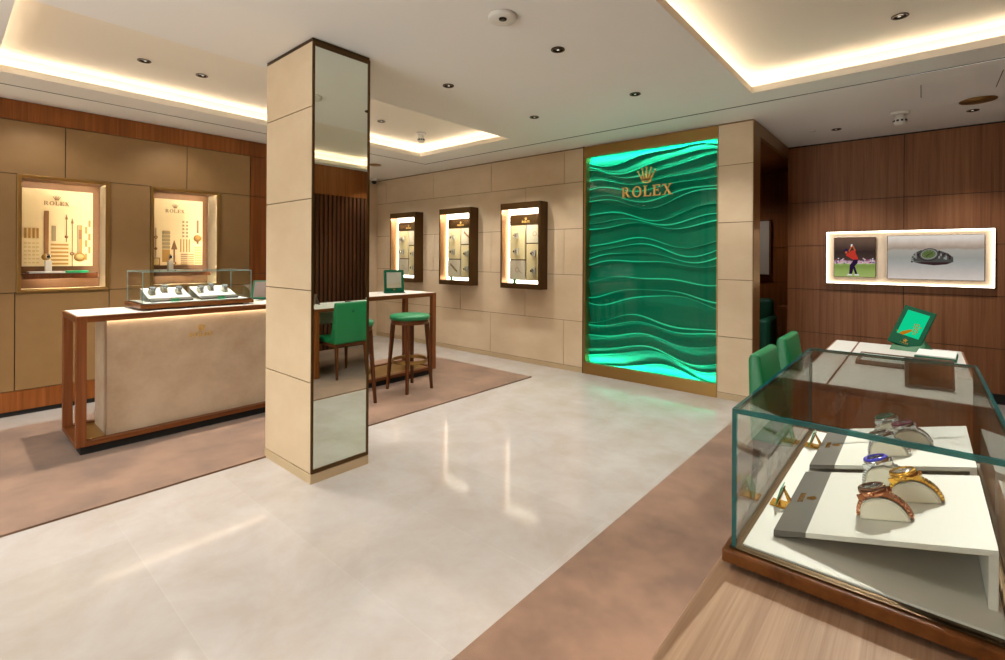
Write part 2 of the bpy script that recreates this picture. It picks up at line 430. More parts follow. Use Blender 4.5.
# bronze portal around passage in the plane x = -1.31
w = MB(); w.box(-1.345, -1.305, YG+.02, 5.69, 0, 2.9); w.box(-1.345, -1.305, 5.69, YB, 2.765, 2.9); 
w.box(-1.62, -1.345, 5.6, 5.69, 0, 2.765)
struct(w.build('door_1', M['bronze'], bev=.002))
# back wood wall
def panel_wall(mb, us, zs, put, g=.003):
    for a, b in zip(us, us[1:]):
        for c, d in zip(zs, zs[1:]): put(a+g, b-g, c+g, d-g)
w = MB()
panel_wall(w, [-1.31, -.162, .99, 1.2], [.1, .565, 1.10, 1.64, 2.18, 2.885], lambda a, b, c, d: w.box(a, b, YB, YB+.02, c, d) if not (False) else None)
w.box(-1.31, 1.3, YB+.012, YB+.12, .0, 2.9, 1); w.box(-1.29, 1.3, YB-.004, YB+.02, 0, .1, 1)
struct(w.build('wall_back', [M['wood_back'], M['slot']]))
# passage room behind the portal
w = MB()
panel_wall(w, [-3.4, -2.3, -1.2, 0], [.1, .6, 1.13, 1.64, 2.17, 2.77], lambda a, b, c, d: w.box(a, b, 8.2, 8.22, c, d))
w.box(-3.5, 0, 8.212, 8.3, 0, 3, 1); w.box(-3.5, -3.4, 5.6, 8.3, 0, 3, 0); w.box(-1.25, -1.15, YB+.12, 8.3, 0, 3, 0)
w.box(-3.5, -1.15, YB+.12, 8.3, 2.77, 2.85, 0); w.box(-3.5, -1.345, 5.6, YB+.12, 2.77, 2.85, 0)
struct(w.build('wall_passage', [M['wood_z'], M['slot']]))
# right wall with slats, rear wall
w = MB(); w.box(XR, XR+.1, YN, YB, 0, 2.9, 0)
struct(w.build('wall_right', M['wood_z']))
w = MB()
y = 2.2
while y < 6.9:
    w.box(XR-.045, XR-.002, y, y+.04, .02, 2.44); y += .072
w.box(XR-.012, XR-.001, 2.15, 6.95, 0, 2.44, 1); 
struct(w.build('trim_1', [M['slat'], M['slot']]))
w = MB(); panel_wall(w, [-8.2, -7, -5.8, -4.6, -3.7], [.08, .655, 1.255, 1.855, 2.455, 2.89], lambda a, b, c, d: w.box(a, b, YN-.02, YN, c, d), .0035)
w.box(-8.3, -3.7, YN-.1, YN-.012, 0, 2.9, 1); w.box(-1.55, 1.6, YN-.1, YN, 0, 2.9, 0); w.box(-3.7, -1.55, YN-.1, YN, 2.75, 2.9, 0); w.box(-3.7, -1.55, YN-.1, YN, 0, .1, 0)
struct(w.build('wall_front', [M['stone'], M['stone_joint']]))

f = MB()  # added window behind the camera, lets world light in as fill
for xx in (-3.7, -2.65, -1.6): f.box(xx, xx+.05, YN-.09, YN-.02, .1, 2.75)
f.box(-3.65, -1.6, YN-.09, YN-.02, .1, .15); f.box(-3.65, -1.6, YN-.09, YN-.02, 2.7, 2.75)
wf = struct(f.build('fill_window_1', M['bronze_dark']))
f = MB(); f.box(-3.66, -1.59, YN-.06, YN-.052, .14, 2.71); f.build('fill_window_pane', M['glass'], wf)
pl_ = bpy.data.lights.new('fill_window_portal', 'AREA'); pl_.shape = 'RECTANGLE'; pl_.size = 2.15; pl_.size_y = 2.6; pl_.cycles.is_portal = True  # sampling portal for the added fill window
po = bpy.data.objects.new('fill_window_portal', pl_); COL.objects.link(po); po.location = (-2.62, YN-.12, 1.42); po.rotation_euler = (PI/2, 0, 0)

# left wall: walnut frame, leather panels, two niche holes
NI = [(.478, 1.152), (1.502, 2.186)]; NZ = (1.128, 2.222); YE = 2.92
w = MB()
ysl = [YN, NI[0][0], NI[0][1], NI[1][0], NI[1][1], YE]; zsl = [0, NZ[0], NZ[1], 2.9]
for i in range(5):
    for j in range(3):
        if j == 1 and i in (1, 3): continue
        w.box(XL-.5, XL-.02, ysl[i], ysl[i+1], zsl[j], zsl[j+1], 0)
w.box(XL-.02, XL+.004, YN, YE, .045, .225, 1); w.box(XL-.02, XL-.01, YN, YE, 0, .045, 0)
w.box(XL-.02, XL+.002, YN, YE, 2.715, 2.895, 1)
for a, b in ((.05, .655), (.655, 1.255), (1.255, 2.22), (2.22, 2.715)): w.box(XL-.02, XL+.002, 2.53, YE, a+.003, b-.003, 1)
w.box(-7.8, XL-.3, YE-.1, YE, 0, 2.9, 2); w.box(-7.9, -7.78, YE-.1, YG+.2, 0, 2.9, 2)
struct(w.build('wall_left', [M['slot'], M['wood_z'], M['stone']]))
w = MB()
g = .0035
def lp(a, b, c, d): w.box(XL-.02, XL, a+g, b-g, c+g, d-g)
up = [YN, -1.26, -.22, .812, 1.842, 2.525]
for a, b in zip(up, up[1:]): lp(a, b, NZ[1], 2.712)
for a, b in ((YN, -1.57), (-1.57, -.55), (-.55, NI[0][0]), (NI[0][1], NI[1][0]), (NI[1][1], 2.525)): lp(a, b, NZ[0], NZ[1])
lo = [YN, -1.57, -.55, .468, 1.152, 1.842, 2.525]
for a, b in zip(lo, lo[1:]): lp(a, b, .228, NZ[0])
struct(w.build('trim_2', M['leather']))

# column with mirror
CX0, CX1, CY0, CY1 = -3.665, -3.005, 1.585, 2.015
w = MB()
for z0, z1 in zip(rows, rows[1:]): w.box(CX0, CX1, CY0, CY1, z0+G, z1-G if z1 < 2.88 else 2.875)
w.box(CX0+.01, CX1-.01, CY0+.01, CY1-.01, 0, 2.9, 1); w.box(CX0-.003, CX1+.012, CY0-.003, CY1+.003, 0, .062, 2)
w.box(CX0, CX1+.005, CY0, CY1, 2.878, 2.898, 3)
struct(w.build('wall_column', [M['stone'], M['stone_joint'], M['plinth'], M['bronze_dark']]))
mr = thing('wall_mirror', 'full height mirror in a slim bronze frame on the square column', 'mirror', (CX1, 1.79, .07))
f = MB(); t = .014
f.box(CX1+.001, CX1+.014, CY0, CY0+t, .066, 2.876); f.box(CX1+.001, CX1+.014, CY1-t, CY1, .066, 2.876)
f.box(CX1+.001, CX1+.014, CY0+t, CY1-t, .066, .09); f.box(CX1+.001, CX1+.014, CY0+t, CY1-t, 2.85, 2.876)
f.build('frame', M['bronze_case'], mr)
f = MB(); f.box(CX1+.001, CX1+.008, CY0+t, CY1-t, .09, 2.85); f.build('mirror_pane', M['mirror'], mr)

# carpets laid into the floor
c = MB(); c.box(-5.84, -3.645, YN+.02, 4.79, .0005, .012); 
tag(c.build('carpet', M['carpet']), 'taupe carpet inset running under the marble bar counter', 'carpet')
c = MB(); c.box(-1.295, 1.07, YN+.02, 4.79, .0005, .012)
tag(c.build('carpet', M['carpet']), 'taupe carpet inset under the white desk and the glass showcase table', 'carpet')

# ================================================================== GREEN WAVE PANEL
gp = thing('wave_panel', 'tall backlit green panel with wave relief and gold crown sign', 'sign panel', (-2.47, YG, 0))
X0, X1, Z0, Z1 = -3.29, -1.648, .145, 2.755
f = MB(); f.box(X0, X1, YG-.006, YG+.028, 0, Z0); f.box(X0, X1, YG-.006, YG+.028, Z1, 2.89); f.box(X0, X1, YG+.15, YG+.17, 0, 2.89); f.box(X0, X1, YG+.028, YG+.15, Z1+.06, 2.89); f.box(X0, X1, YG+.028, YG+.15, 0, Z0-.06)
f.box(X0, X0+.03, YG-.004, YG+.16, Z0, Z1); f.box(X1-.008, X1, YG-.004, YG+.16, Z0, Z1)
f.build('bronze_frame', M['bronze'], gp)
NX = 110
base = [.17,.30,.36,.52,.66,.72,.98,1.06,1.22,1.42,1.50,1.58,1.66,1.86,1.92,2.0,2.16,2.22,2.33,2.42,2.53,2.60,2.70]
rnd = random.Random(3)
curves = []
for k, b in enumerate(base):
    a1 = .055+.02*math.sin(k*1.3); ph = .55*k+.8*math.sin(k*.9)+(PI if b < .8 else 0)
    row = []
    for i in range(NX+1):
        u = i/NX
        row.append(b + a1*math.sin(2*PI*u*1.05+ph*.55+2.4) + .02*math.sin(2*PI*u*1.9+k*.7) + .03*(u-.5))
    curves.append(row)
for k in range(1, len(curves)):
    for i in range(NX+1): curves[k][i] = max(curves[k][i], curves[k-1][i]+.012)
curves = [[Z0-.07]*(NX+1)] + curves + [[Z1+.12]*(NX+1)]
YF, YD = YG+.085, YG+.135
r = MB(); e = MB()
for k in range(len(curves)-1):
    lo_, hi_ = curves[k], curves[k+1]
    for i in range(NX):
        xa, xb = X0+.03+(X1-X0-.038)*i/NX, X0+.03+(X1-X0-.038)*(i+1)/NX
        def zc(z): return min(max(z, Z0-.06), Z1+.06)
        a0, a1, b0, b1 = zc(lo_[i]), zc(hi_[i]), zc(lo_[i+1]), zc(hi_[i+1])
        if a1-a0 < 1e-4 and b1-b0 < 1e-4: continue
        d0 = min(1, (hi_[i]-lo_[i])/.16); d1 = min(1, (hi_[i+1]-lo_[i+1])/.16)
        prev = None
        low = k < 9
        for s_ in range(5):
            t_ = s_/4; q = t_*t_*(3-2*t_)*.6+.4*t_
            if low: q = 1-((1-t_)*(1-t_)*(3-2*(1-t_))*0+q)
            pa = (xa, YF+(YD-YF)*q*d0, a0+(a1-a0)*t_); pb = (xb, YF+(YD-YF)*q*d1, b0+(b1-b0)*t_)
            if prev: r.add([prev[0], prev[1], pb, pa], [(0,1,2,3)], 0, True)
            if not prev and low and k > 0: r.add([(xa, YF, a0), (xb, YF, b0), pb, pa], [(0,1,2,3)], 0, False)
            prev = (pa, pb)
        if k < len(curves)-2:
            r.add([prev[0], prev[1], (xb, YF, b1), (xa, YF, a1)], [(0,1,2,3)], 0, False)
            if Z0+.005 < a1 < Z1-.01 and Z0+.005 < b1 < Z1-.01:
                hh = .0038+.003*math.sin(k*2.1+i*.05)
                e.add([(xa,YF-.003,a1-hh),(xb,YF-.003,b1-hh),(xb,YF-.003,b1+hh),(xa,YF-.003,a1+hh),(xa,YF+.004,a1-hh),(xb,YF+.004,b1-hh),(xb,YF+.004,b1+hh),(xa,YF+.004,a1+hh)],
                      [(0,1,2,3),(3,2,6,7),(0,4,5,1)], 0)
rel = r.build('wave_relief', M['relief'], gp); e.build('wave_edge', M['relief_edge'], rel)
f = MB(); f.box(X0+.03, X1-.008, YG+.032, YG+.055, Z1+.035, Z1+.04); f.build('led_strip', M['led_green'], gp); f = MB(); f.box(X0+.03, X1-.008, YG+.032, YG+.055, Z0-.04, Z0-.035)
f.build('led_strip', M['led_green'], gp)
f = MB(); f.box(X0+.03, X1-.008, YG+.012, YG+.018, Z0, Z1); f.build('glass_pane', M['glass_big'], gp)
sign('sign', M['gold_matte'], gp, (-2.447, YG+.011, 2.2), (1,0,0), (0,0,1), (0,-1,0), .125, .19, .03, .02)

# ================================================================== WALL DISPLAY CASES (3)
# --- watch: band wraps an arch in the local x-z plane, dial faces up
def arc_pt(a, r=.0425, rz=.0445): return Vector((r*math.cos(a), 0, rz*math.sin(a)))
def make_watch(label, group, metal, bezel, dial, loc, rot):
    t = thing('wrist_watch', label, 'watch', loc, rot, group)
    br = MB(); n = 22; A0, A1 = .06, PI-.06
    for i in range(n):
        a = A0+(A1-A0)*(i+.5)/n
        if 1.33 < a < 2.13: continue
        p = arc_pt(a); T = Vector((-math.sin(a), 0, math.cos(a))); N = Vector((math.cos(a), 0, math.sin(a)))
        X = Matrix(((T.x,0,N.x,p.x),(0,1,0,0),(T.z,0,N.z,p.z),(0,0,0,1)))
        wd = .0118-.002*abs(a-1.9)/1.9
        for c0, c1 in ((-wd,-wd*.42),(-wd*.36,wd*.36),(wd*.42,wd)): br.box(-.0028,.0028,c0,c1,-.001,.0052,0,X)
    br.build('bracelet', metal, t, bev=.0006, seg=1, world=False)
    a = 1.73; p = arc_pt(a)*1.04; T = Vector((-math.sin(a),0,math.cos(a))); N = Vector((math.cos(a),0,math.sin(a)))
    # local frame: X along -T (towards +x), Y, Z = N
    F = Matrix(((-T.x,0,N.x,p.x),(0,1,0,0),(-T.z,0,N.z,p.z),(0,0,0,1)))
    cs = MB(); cs.lathe([(.0,-.002),(.022,-.002),(.0255,.002),(.0255,.009),(.024,.0115),(0,.0115)], 32, xf=F)
    for sx in (-1, 1):
        for sy in (-1, 1):
            cs.box(sx*.014, sx*.029, sy*.012, sy*.0175, -.004, .005, 0, F)
    cs.build('watch_case', metal, t, world=False)
    bz = MB(); bz.lathe([(.0185,.0115),(.0252,.0115),(.0242,.0145),(.0188,.0158),(.0185,.0115)], 32, xf=F)
    for i in range(12):
        bz.box(.0205,.0235,-.0009,.0009,.0142,.0152,1,F @ Matrix.Rotation(2*PI*(i+.5)/12, 4, 'Z'))
    bz.build('bezel', [bezel, M['steel'] if metal is M['steel'] else M['yellow_gold']], t, world=False)
    dl = MB()
    for (u_, v_) in ((-.008,0),(.004,.0075),(.004,-.0075)): dl.lathe([(.003,.0132),(.0046,.0132),(.0046,.0138),(.003,.0138),(.003,.0132)], 14, 1, xf=F @ Matrix.Translation((u_,v_,0)))
    dl.lathe([(0,.013),(.0187,.013),(.0187,.012),(0,.012)], 24, 0, xf=F)
    for i in range(12):
        q = 2*PI*i/12; R = F @ Matrix.Rotation(q, 4, 'Z'); dl.box(.0128,.017,-.0011,.0011,.013,.0138,1,R)
    dl.box(-.002,.014,-.0007,.0007,.0138,.0144,1,F @ Matrix.Rotation(.9,4,'Z')); dl.box(-.002,.0105,-.001,.001,.0138,.0144,1,F @ Matrix.Rotation(2.6,4,'Z'))
    dl.build('dial', [dial, M['steel']], t, world=False)
    cr = MB(); cr.lathe([(0,0),(.004,0),(.004,.006),(0,.006)], 12, xf=F @ Matrix.Translation((0,-.0245,.0055)) @ Matrix.Rotation(PI/2,4,'X'))
    cr.build('winding_crown', metal, t, world=False)
    return t
def make_cushion(label, group, loc, rot):
    mb = MB(); n = 18; prof = [(.039*math.cos(PI*i/n), .0405*math.sin(PI*i/n)) for i in range(n+1)]
    mb.poly(prof, lambda u, v, w: (u, w, v), -.021, .021)
    o = mb.build('watch_cushion', M['cushion'], None, bev=.003, seg=3)
    pp = MB()
    for s_ in (-.0185, .0185): pp.tube([(.0405*math.cos(PI*i/n), s_, .0418*math.sin(PI*i/n)) for i in range(n+1)], .0011, 6)
    pp.build('piping', M['cushion'], o, world=False)
    o.location = loc; o.rotation_euler = rot
    return tag(o, label, 'watch cushion', group)

def small_watch(label, group, loc, rot, metal, dial):
    """little watch closed round a C ring on a wall block, seen far away; local x = out of the wall"""
    t = thing('wrist_watch', label, 'watch', loc, rot, group)
    b = MB()
    for i in range(18):
        a = 2*PI*i/18
        X = Matrix.Translation((-.026*math.cos(a)-.03, 0, .034*math.sin(a))) @ Matrix.Rotation(a, 4, 'Y')
        b.box(-.002,.002,-.009,.009,-.0055,.0055,0,X)
    b.build('bracelet', metal, t, world=False)
    F = Matrix.Translation((-.003,0,0)) @ Matrix.Rotation(PI/2, 4, 'Y')
    c = MB(); c.lathe([(0,-.004),(.019,-.004),(.0205,.0),(.0195,.006),(.016,.007),(0,.007)], 24, xf=F); c.build('watch_case', metal, t, world=False)
    d = MB(); d.lathe([(0,.0072),(.0155,.0072),(.0155,.0078),(0,.0078)], 20, xf=F); d.build('dial', dial, t, world=False)
    t.scale = (.8,.8,.8)
    return t

case_names = ['behind the counter mirror', 'in the middle of three', 'beside the green panel']
CYF = 5.24
wproto = None
for ci, xl in enumerate((-7.15, -5.855, -4.556)):
    xr, zb, zt = xl+.7, 1.045, 2.235
    root = thing('wall_display_case', 'bronze framed lit watch case on the stone wall, ' + case_names[ci], 'display case', (xl+.35, YG, zb), group='lit watch cases on the stone wall')
    t = .045
    f = MB()
    f.box(xl, xl+.012, CYF, YG, zb, zt); f.box(xr-.035, xr, CYF, YG, zb, zt)
    f.box(xl+.012, xr-.035, CYF, YG, zb, zb+.07); f.box(xl+.012, xr-.035, CYF, YG, zt-.075, zt)
    f.build('case_frame', M['bronze_case'], root)
    ix0, ix1, iz0, iz1 = xl+.012, xr-.035, zb+.07, zt-.075
    YBk = YG-.004
    f = MB(); f.box(ix0, ix0+.006, CYF+.01, YBk, iz0, iz1); f.build('side_lining', M['copper'], root)
    f = MB(); f.box(ix0+.01, ix1, YBk-.004, YBk, iz0, iz1); f.build('back_board', M['bronze_dark'], root)
    # glowing frame on the back board, then inner panels
    f = MB(); q = .034
    f.box(ix0+.012, ix0+.012+q*.8, YBk-.02, YBk-.006, iz0, iz1); f.box(ix0+.012+q*.8, ix1, YBk-.02, YBk-.006, iz1-.075, iz1); f.box(ix0+.012+q*.8, ix1, YBk-.02, YBk-.006, iz0, iz0+.04)
    f.build('light_frame', M['led_case'], root)
    f = MB(); f.box(ix0, ix1, CYF, CYF+.012, iz1-.012, iz1); f.build('front_lip', M['bronze_case'], root)
    f = MB(); f.box(ix0+.02, ix1-.02, CYF+.015, CYF+.024, iz1-.004, iz1-.0005); f.build('top_or_fill_lamp', M['case_fill_led'], root)  # fill lamp added behind the lip to brighten the boards
    px0, px1, pz0, pz1 = ix0+.012+q, ix1-.02, iz0+.05, iz1-.09
    hd = pz1-.135
    f = MB(); f.box(px0, px1, YBk-.03, YBk-.012, hd, pz1); hb = f.build('header_board', M['bronze_dark'], root)
    sign('s', M['gold_matte'], hb, (px0+(px1-px0)*.5, YBk-.031, hd+.03), (1,0,0), (0,0,1), (0,-1,0), .028, .035, .008, .003)
    xm = (px0+px1)/2
    # left column: cream board and picture under it; right column: picture and cream board under it
    zs_ = pz0+(hd-pz0)*.36; zr = pz0+(hd-pz0)*.66
    f = MB(); f.box(px0, xm-.012, YBk-.03, YBk-.012, zs_+.008, hd-.008); f.build('cream_board', M['niche_board'], root); f = MB(); f.box(xm+.012, px1, YBk-.03, YBk-.012, pz0, zr-.008); f.build('cream_board', M['niche_board'], root)
    for (bx0_, bx1_, bz0_, bz1_) in ((px0, xm-.012, pz0, zs_-.008), (xm+.012, px1, zr+.008, hd-.008)):
        pc = MB(); pc.box(bx0_, bx1_, YBk-.03, YBk-.012, bz0_, bz1_); pcb = pc.build('photo_board', M['photo_board'], root)
        cx_, cz_ = (bx0_+bx1_)/2, (bz0_+bz1_)/2; pr = MB()
        if ci == 1:
            for k in range(8): pr.box(cx_-.08+.02*k, cx_-.064+.02*k, YBk-.032, YBk-.03, cz_+.06-.015*k-.02, cz_+.06-.015*k+.02)
        else:
            pr.lathe([(.028,0),(.034,0),(.034,.002),(.028,.002),(.028,0)], 18, xf=Matrix.Translation((cx_,YBk-.03,cz_)) @ Matrix.Rotation(PI/2,4,'X'))
            pr.tube([(cx_+.03,YBk-.031,cz_-.01),(cx_+.07,YBk-.031,cz_-.04),(cx_+.09,YBk-.031,cz_-.045)], .003, 6)
        pr.build('photo_print', M['inlay_brown'] if ci == 1 else M['copper'], pcb)
    tc = MB(); tc.box(px0+.1, px0+.15, YBk-.07, YBk-.066, iz0, iz0+.05); tag(tc.build('price_card', M['green_card']), 'small green card inside the lit wall case ' + case_names[ci], 'card', 'green cards in the lit wall cases')
    f = MB(); f.box(ix0, ix1, CYF+.004, CYF+.009, iz0, iz1); f.build('glass_pane', M['glass'], root)
    # watch blocks and watches
    xc1, xc2 = (px0+xm-.012)/2, (xm+.012+px1)/2
    spots = [(xc1, zs_+.008+(hd-zs_)*.68, 'upper left'), (xc1, zs_+(hd-zs_)*.24, 'lower left'),
             (xc2, pz0+(zr-pz0)*.72, 'upper right'), (xc2, pz0+(zr-pz0)*.25, 'lower right')]
    for k, (wx, wz, nm) in enumerate(spots):
        b = MB(); b.box(wx-.028, wx+.028, YBk-.06, YBk-.03, wz-.045, wz+.045); b.build('watch_block', M['cream'], root, bev=.003)
        lab = nm + ' steel watch inside the lit wall case ' + case_names[ci]
        loc = (wx, YBk-.108, wz)
        if wproto is None:
            wproto = small_watch(lab, 'watches in the lit wall cases', loc, (0,0,-PI/2), M['steel'], M['dial_dark'])
        else: dup(wproto, loc, (0,0,-PI/2), lab)

# ================================================================== LEFT NICHES (2)
XB = -6.64
def inlay(mb, y0, y1, z0, z1, m=0, d=.006): mb.box(XB+.012, XB+.012+d, y0, y1, z0, z1, m)
for ni, (y0, y1) in enumerate(NI):
    where = ('leftmost, under the ceiling cove', 'right one, behind the small glass showcase')[ni]
    root = thing('display_niche', ('lit cream watch niche with a green pad on its shelf, in the tan wall', 'lit cream watch niche in the tan wall behind the small glass showcase')[ni], 'display niche', (XL, (y0+y1)/2, NZ[0]), group='lit niches in the tan leather wall')
    z0, z1 = NZ; t = .03
    f = MB(); 
    for k, (o, d) in enumerate(((0, .018), (.014, .008))):
        a0, a1, c0, c1 = y0+o, y1-o, z0+o, z1-o; tt = .016
        f.box(XL-.02, XL+d, a0, a0+tt, c0, c1); f.box(XL-.02, XL+d, a1-tt, a1, c0, c1); f.box(XL-.02, XL+d, a0+tt, a1-tt, c0, c0+tt); f.box(XL-.02, XL+d, a0+tt, a1-tt, c1-tt, c1)
    f.build('bronze_frame', M['bronze'], root, bev=.002)
    f = MB(); f.box(XB-.02, XB, y0, y1, z0, z1); f.box(XB, XL-.02, y0, y0+.02, z0, z1); f.box(XB, XL-.02, y0+.02, y1-.02, z1-.02, z1); f.box(XL-.052, XL-.02, y0+.03, y1-.03, z1-.029, z1-.026); f.build('niche_lining', M['niche_lining'], root)  # last box: added baffle that shields the top lamp from below
    f = MB(); f.box(XB, XL-.02, y1-.02, y1, z0+.02, z1-.02); f.box(XB, XL-.02, y0+.02, y1, z0, z0+.02); f.build('pale_lining', M['niche_side'], root)
    pa, pb, pz0, pz1 = y0+.06, y1-.08, 1.365, 2.133
    f = MB(); f.box(XB, XB+.012, pa, pb, pz0, pz1); bd = f.build('cream_board', M['niche_board'], root)
    sign('s', M['inlay_brown'], bd, (XB+.012, (pa+pb)/2-.015, pz1-.155), (0,1,0), (0,0,1), (1,0,0), .039, .05, .01, .004)
    # metal inlays of hands, bars, links and case shapes
    g_, b_, p_, k_ = MB(), MB(), MB(), MB()
    W = pb-pa
    def Y(u): return pa+u*W
    def Z(v): return pz0+v*(pz1-pz0)
    def disc(mb, u, v, r, ri=0., d=.007):
        mb.lathe([(ri,0),(r,0),(r,d),(ri,d),(ri,0)] if ri else [(0,0),(r,0),(r,d),(0,d)], 22, xf=Matrix.Translation((XB+.012,Y(u),Z(v))) @ Matrix.Rotation(PI/2,4,'Y'))
    if ni == 0:
        for k in range(4): inlay(g_, Y(.03+.055*k), Y(.06+.055*k), Z(.36), Z(.49))
        for r_ in range(6):
            for k in range(4): inlay(p_, Y(.03+.055*k), Y(.065+.055*k), Z(.04+.05*r_), Z(.055+.05*r_))
        inlay(b_, Y(.295), Y(.36), Z(.14), Z(.72)); disc(g_, .325, .12, .034, 0., .009)
        inlay(k_, Y(.40), Y(.46), Z(.33), Z(.53))
        for r_ in range(6): inlay(g_, Y(.39), Y(.64), Z(.02+.05*r_), Z(.045+.05*r_), d=.004)
        inlay(b_, Y(.605), Y(.617), Z(.32), Z(.64)); disc(b_, .611, .39, .014); b_.poly([(Y(.59), Z(.62)), (Y(.632), Z(.62)), (Y(.611), Z(.69))], lambda u, v, w: (XB+.012+w, u, v), 0, .007)
        inlay(b_, Y(.69), Y(.701), Z(0), Z(.6)); disc(b_, .695, .165, .018, .009); b_.poly([(Y(.675), Z(.57)), (Y(.716), Z(.57)), (Y(.695), Z(.64))], lambda u, v, w: (XB+.012+w, u, v), 0, .007)
        inlay(k_, Y(.765), Y(.80), Z(.15), Z(.55)); inlay(g_, Y(.80), Y(.84), Z(.15), Z(.55)); disc(g_, .805, .12, .046, 0., .0085); disc(p_, .805, .125, .03, 0., .0095)
        inlay(b_, Y(.79), Y(.83), Z(.36), Z(.49), d=.008)
        for r_ in range(6): inlay(g_, Y(.885+.05*(r_ % 2)), Y(.915+.05*(r_ % 2)), Z(.08+.09*r_), Z(.17+.09*r_))
    else:
        inlay(g_, Y(.01), Y(.04), Z(.58), Z(.67)); inlay(g_, Y(.01), Y(.03), Z(.28), Z(.38))
        inlay(b_, Y(.12), Y(.13), Z(.12), Z(.56)); disc(b_, .125, .42, .018, .01); disc(b_, .125, .25, .015)
        for q_ in ((.03,.20,.105,.115),(.03,.20,.0,.01)): inlay(b_, Y(q_[0]), Y(q_[1]), Z(q_[2]), Z(q_[3]))
        inlay(b_, Y(.03), Y(.045), Z(0), Z(.11)); inlay(b_, Y(.185), Y(.2), Z(0), Z(.11)); inlay(p_, Y(.045), Y(.185), Z(.01), Z(.105))
        for r_ in range(5): inlay(k_, Y(.24), Y(.38), Z(.25+.055*r_), Z(.29+.055*r_)); inlay(g_, Y(.25), Y(.37), Z(.292+.055*r_), Z(.301+.055*r_))
        inlay(g_, Y(.24), Y(.38), Z(.05), Z(.24), d=.004)
        inlay(b_, Y(.445), Y(.47), Z(.05), Z(.26)); b_.poly([(Y(.40), Z(.24)), (Y(.515), Z(.24)), (Y(.457), Z(.38))], lambda u, v, w: (XB+.012+w, u, v), 0, .007); disc(b_, .457, .03, .02, .01)
        for r_ in range(5):
            for k in range(2): inlay(k_, Y(.61+.07*k), Y(.645+.07*k), Z(.43+.055*r_), Z(.46+.055*r_))
        for k in range(4): inlay(g_, Y(.57+.055*k), Y(.59+.055*k), Z(.2), Z(.4))
        for r_ in range(6):
            inlay(b_, Y(.58), Y(.71), Z(.01+.03*r_), Z(.025+.03*r_), d=.004); inlay(g_, Y(.72), Y(.83), Z(.01+.03*r_), Z(.022+.03*r_), d=.004)
        inlay(b_, Y(.885), Y(.92), Z(.5), Z(.7)); inlay(b_, Y(.885), Y(.92), Z(.33), Z(.42)); disc(g_, .90, .42, .04)
        for r_ in range(7):
            for k in range(3): inlay(p_, Y(.85+.045*k), Y(.885+.045*k), Z(.02+.04*r_), Z(.045+.04*r_))
    g_.build('gold_inlay_pattern', M['inlay_gold'], bd); b_.build('brown_inlay_pattern', M['inlay_brown'], bd); p_.build('pale_inlay_pattern', M['inlay_pale'], bd)
    if k_.v: k_.build('grey_inlay_pattern', M['inlay_grey'], bd)
    # shelf with a lamp beneath
    sh = MB(); sh.box(XB+.02, XL-.07, y0+.045, y1-.075, 1.272, 1.3); sh.box(XL-.07, XL-.06, y0+.045, y1-.075, 1.25, 1.3); shelf = sh.build('shelf', M['wood_dark'], root, bev=.003)
    lm = MB(); lm.box(-6.40, -6.385, y0+.2, y1-.23, 1.264, 1.271); lm.build('shelf_lamp', M['niche_led'], shelf)
    lm = MB(); lm.box(XL-.048, XL-.03, y0+.05, y1-.05, z1-.0235, z1-.0205); lm.build('top_or_fill_lamp', M['niche_led'], root)
    lm = MB(); lm.box(XL-.031, XL-.021, y1-.0245, y1-.0205, z0+.05, z1-.05); lm.build('side_lamp', M['niche_led'], root)
    side = ('niche with the flat green pad', 'niche behind the small glass showcase')[ni]
    # things on the shelf
    tr = MB(); ya = y0+.09; yb = ya+.26
    tr.box(-6.58, -6.40, ya, yb, 1.301, 1.318); tag(tr.build('display_tray', M['white'], bev=.003), 'cream watch tray on the wooden shelf of the ' + side, 'tray', 'trays on the niche shelves')
    yw = y0+.235
    st = MB(); st.box(-6.52, -6.465, yw-.024, yw+.024, 1.319, 1.425); tag(st.build('watch_stand', M['cream'], bev=.003), 'cream block holding up the watch in the ' + side, 'watch stand', 'watch stands on the niche shelves')
    lab = 'steel watch on a cream block in the ' + side
    o = dup(wproto, (-6.475, yw, 1.462), (0,0,0), lab, 'steel watches in the tan wall niches')
    if ni == 0:
        gc = MB(); gc.box(-6.56, -6.42, y0+.36, y0+.53, 1.301, 1.322); tag(gc.build('green_pad', M['green_card'], bev=.003), 'flat green pad on the wooden shelf of a lit cream niche', 'pad')

# ================================================================== BAR COUNTER
bc = thing('bar_counter', 'long walnut framed bar counter with cream marble body and gold crown sign', 'counter', (-4.92, 2.37, 0))
x0, x1, y0, y1, zt = -5.24, -4.63, .66, 4.1, 1.03
f = MB()
for xx in (x0, x1-.055):
    for yy in (y0, y1-.06):
        f = MB(); f.box(xx, xx+.055, yy, yy+.06, .075, zt); f.build('post', M['wood_counter'], bc, bev=.003)
f = MB(); f.box(x1-.055, x1, y0+.06, y1-.06, .075, .11); f.box(x0, x0+.055, y0+.06, y1-.06, .075, .11); f.box(x0+.055, x1-.055, y0, y0+.06, .075, .11); f.box(x0+.055, x1-.055, y1-.06, y1, .075, .11)
f.build('base_rail', M['wood_y'], bc, bev=.003)
f = MB(); f.box(x1-.055, x1, y0+.06, y1-.06, zt-.045, zt-.001); f.box(x0, x0+.055, y0+.06, y1-.06, zt-.045, zt-.001); f.box(x0+.055, x1-.055, y0, y0+.06, zt-.045, zt-.001); f.box(x0+.055, x1-.055, y1-.06, y1, zt-.045, zt-.001)
f.build('top_rail', M['wood_y'], bc, bev=.002)
f = MB(); f.box(x0+.012, x1-.012, y0+.012, y1-.012, zt-.012, zt+.003); f.build('counter_top', M['cream'], bc)
f = MB(); f.box(x0+.03, x1-.03, y0+.03, y1-.03, .013, .075); f.build('plinth', M['slot'], bc)
